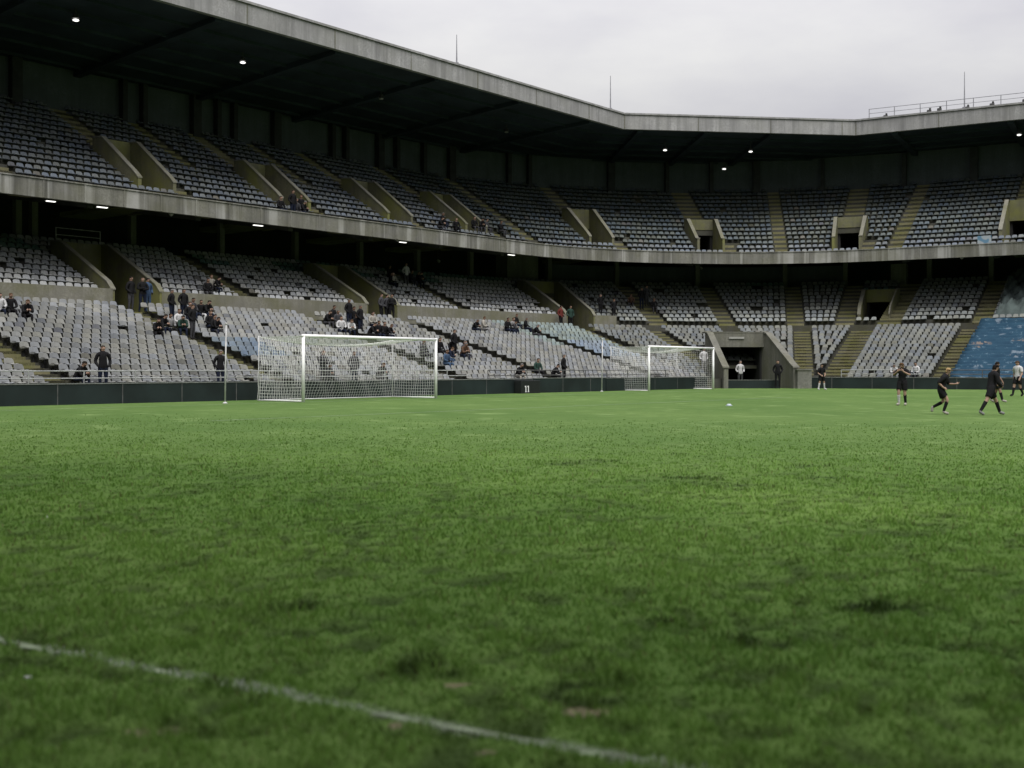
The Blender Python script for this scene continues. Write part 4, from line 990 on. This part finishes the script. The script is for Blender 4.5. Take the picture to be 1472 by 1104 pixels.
def soil():
    m = MB()
    for bx, by, a_, b_ in BARE:
        n = 20; v = [(bx, by, gz(bx, by)+.014)]
        for i in range(n):
            t = 2*math.pi*i/n; k = random.uniform(.45, 1.2); x, y = bx+math.cos(t)*a_*k, by+math.sin(t)*b_*k; v.append((x, y, gz(x, y)+.011))
        m.add(v, [(0, 1+i, 1+(i+1) % n) for i in range(n)])
    o = m.build('bare_soil', plain('bare_soil', (.155, .14, .075), 1, .4, 12)); tag(o, 'bare brown soil patches worn through the grass', None, None, 'structure')
soil()
def markings():
    mt, nt, b = nt_new('faded_line_paint'); p = pos(nt)
    nt.links.new(mixc(nt, noise(nt, p, 2.2, 4, .7, None, .35, .6), (.10, .165, .065), (.20, .26, .16)), b.inputs['Base Color']); b.inputs['Roughness'].default_value = .95
    m = MB()
    for off, qa, qb, w in ((-3.55, 8, 58, .10), (-12.4, 18, 50, .09)):
        n = 60; v = []
        for i in range(n+1):
            for s in (-w/2, w/2):
                p_ = N[0]*(O[0]+off+s)+U[0]*(qa+(qb-qa)*i/n); v.append((p_[0], p_[1], gz(p_[0], p_[1])+.008))
        m.add(v, [(2*i, 2*i+2, 2*i+3, 2*i+1) for i in range(n)])
    n = 40; v = []                                                # curved line near the football
    c0 = np.array(ground_at(1000, 577)[:2])
    o = m.build('pitch_marking', mt); tag(o, 'faded white lines in front of the goals', None, None, 'structure')
    m = MB(); v = []; n = 80
    for i in range(n+1):
        for s in (-.03, .03):
            p_ = LP0+LD*(-4+14*i/n)+LN*s; v.append((p_[0], p_[1], gz(p_[0], p_[1])+.016))
    m.add(v, [(2*i, 2*i+2, 2*i+3, 2*i+1) for i in range(n)])
    o = m.build('touchline', plain('line_paint', (.22, .27, .17), .95, .5, 5)); tag(o, 'worn white touchline across the near grass', None, None, 'structure')
markings()
def grass(n=540000, Z0=2.4, Z1=40.):
    u = RNG.random(n); Z = (Z0**.2+u*(Z1**.2-Z0**.2))**5
    X = (RNG.random(n)*2-1)*(Z*.455+3.2); x, y = X, Z+RNG.normal(0, .02, n)
    o = np.maximum(np.maximum(x*N[0][0]+y*N[0][1]-O[0], x*N[1][0]+y*N[1][1]-O[1]), x*N[2][0]+y*N[2][1]-O[2])
    cl = fbm(x, y, .15, 3); cl2 = fbm(x, y, .42, 17); big = fbm(x, y, 3.2, 29)
    tall = tall_f(x, y)
    bare = bare_f(x, y); lf = line_f(x, y)
    keep = (o < -.4) & (RNG.random(n) > bare*.72) & (RNG.random(n) < .25+1.3*cl) & (RNG.random(n) < np.clip((33-y)/25, .0, 1))
    x, y, cl, cl2, big, tall, lf = (a_[keep] for a_ in (x, y, cl, cl2, big, tall, lf)); n = len(x)
    z = gz_np(x, y)
    pk = pockets(x, y); z = z+relief(x, y)+.005
    h = (.010+.034*np.clip(cl*2.2-.5, 0, 1)*np.clip(cl2*1.8-.1, .3, 1.2))*(.45+.75*pk)*(.7+.6*RNG.random(n))*(1+.5*tall); h *= np.where(lf > .1, .75, 1)*np.clip(1.25-y/48, .4, 1)
    w = .0034*(y/4)**.62*(.7+.6*RNG.random(n)); th = RNG.random(n)*6.283; lean = h*(.25+.65*RNG.random(n)); la = RNG.random(n)*6.283
    dx, dy = np.cos(th)*w, np.sin(th)*w; lx, ly = np.cos(la)*lean, np.sin(la)*lean
    V = np.zeros((n, 5, 3))
    V[:, 0] = np.stack([x-dx, y-dy, z-.003], 1); V[:, 1] = np.stack([x+dx, y+dy, z-.003], 1)
    V[:, 2] = np.stack([x+dx*.8+lx*.35, y+dy*.8+ly*.35, z+h*.6], 1); V[:, 3] = np.stack([x-dx*.8+lx*.35, y-dy*.8+ly*.35, z+h*.6], 1)
    V[:, 4] = np.stack([x+lx, y+ly, z+h], 1)
    me = np_mesh('grass', V, [(0, 1, 2, 3), (3, 2, 4)], n, 5)
    r = RNG.random(n); mixv = np.clip(.35*r+.60*cl+.30*(cl2-.4)+.9*(big-.5), 0, 1)[:, None]
    c = np.array([.085, .180, .034])*(1-mixv)+np.array([.235, .360, .092])*mixv
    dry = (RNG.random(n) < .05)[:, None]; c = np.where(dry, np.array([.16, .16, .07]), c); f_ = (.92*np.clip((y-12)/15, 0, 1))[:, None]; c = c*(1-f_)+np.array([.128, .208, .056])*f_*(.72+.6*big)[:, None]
    k_ = shade_k(y); c = c*(1-k_*(1-(.50+.62*pk)))[:, None]*(1-.72*np.clip(tall*1.2, 0, 1))[:, None]; c *= .93; c[:, 2] *= .84; c[:, 0] *= .92  # same hollow shade painted into the blades
    pn = (RNG.random(n) < lf*1.1)[:, None]; c = np.where(pn, np.array([.60, .64, .56])*(.7+.4*RNG.random(n))[:, None], c)
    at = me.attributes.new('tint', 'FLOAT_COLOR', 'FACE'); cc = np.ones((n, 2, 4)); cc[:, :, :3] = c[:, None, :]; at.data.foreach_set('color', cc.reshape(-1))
    mt, nt, b = nt_new('grass_blade'); ac = nd(nt, 'ShaderNodeAttribute', attribute_name='tint').outputs['Color']
    nt.links.new(ac, b.inputs['Base Color']); b.inputs['Roughness'].default_value = .7; b.inputs['Specular IOR Level'].default_value = .15
    tr = nd(nt, 'ShaderNodeBsdfTranslucent'); nt.links.new(ac, tr.inputs['Color']); mx = nd(nt, 'ShaderNodeMixShader'); mx.inputs[0].default_value = .3
    nt.links.new(b.outputs[0], mx.inputs[1]); nt.links.new(tr.outputs[0], mx.inputs[2]); nt.links.new(mx.outputs[0], nt.nodes['Material Output'].inputs['Surface'])
    me.materials.append(mt); me.update(); o = bpy.data.objects.new('grass', me); COL.objects.link(o); tag(o, 'short tufted green grass covering the pitch', 'grass', None, 'stuff')
grass()

# ------------------------------------------------------------------ sky, sun, camera
wd = bpy.data.worlds.new('World'); S.world = wd; wd.use_nodes = True; nt = wd.node_tree; bg = nt.nodes['Background']
SUN_EL, SUN_AZ = R(56), R(165)              # azimuth measured clockwise from +Y: behind the camera, a little to the right
sky = nd(nt, 'ShaderNodeTexSky', sky_type='NISHITA'); sky.sun_disc = False; sky.sun_elevation = SUN_EL; sky.sun_rotation = SUN_AZ
tcn = nd(nt, 'ShaderNodeTexCoord'); v = tcn.outputs['Generated']; sx = nd(nt, 'ShaderNodeSeparateXYZ'); nt.links.new(v, sx.inputs[0])
gr = nd(nt, 'ShaderNodeMapRange'); gr.inputs[1].default_value = 0; gr.inputs[2].default_value = 1; gr.inputs[3].default_value = 1.95; gr.inputs[4].default_value = 14.8; nt.links.new(sx.outputs[2], gr.inputs[0])
cl = noise(nt, v, 2.6, 6, .55, (1, 1, 2.6), .40, .64)
cc = mixc(nt, cl, (.80, .79, .84), (1.0, .99, .985))
cc2 = mixc(nt, noise(nt, v, 1.1, 4, .5, (1, 1, 2.2), .45, .65), mixc(nt, 1., cc, (.86, .85, .89), 'MULTIPLY'), cc)
vm = nd(nt, 'ShaderNodeVectorMath', operation='SCALE'); nt.links.new(cc2, vm.inputs[0]); nt.links.new(gr.outputs[0], vm.inputs['Scale'])
nt.links.new(mixc(nt, .97, sky.outputs[0], vm.outputs[0]), bg.inputs['Color']); bg.inputs['Strength'].default_value = .1
sl = bpy.data.lights.new('sun', 'SUN'); sl.energy = 1.9; sl.angle = R(40); sl.color = (1, .97, .92)
so = bpy.data.objects.new('sun', sl); COL.objects.link(so); so.location = (10, -20, 60)
d = Vector((math.sin(SUN_AZ)*math.cos(SUN_EL), math.cos(SUN_AZ)*math.cos(SUN_EL), math.sin(SUN_EL))); so.rotation_euler = (-d).to_track_quat('-Z', 'Y').to_euler()
cam = bpy.data.cameras.new('camera'); co = bpy.data.objects.new('camera', cam); COL.objects.link(co); S.camera = co
co.location = (0, 0, EYE); co.rotation_euler = (R(90), 0, 0); cam.sensor_width = 36; cam.lens = 36*F/1472; cam.shift_y = -(552-HY)/1472; cam.clip_end = 2000; cam.clip_start = .1
cam.dof.use_dof = True; cam.dof.focus_distance = 52; cam.dof.aperture_fstop = 1.6
S.view_settings.view_transform = 'Standard'; S.view_settings.look = 'None'; S.view_settings.exposure = .68; S.view_settings.gamma = 1
S.cycles.max_bounces = 6; S.cycles.diffuse_bounces = 4; S.cycles.use_denoising = True
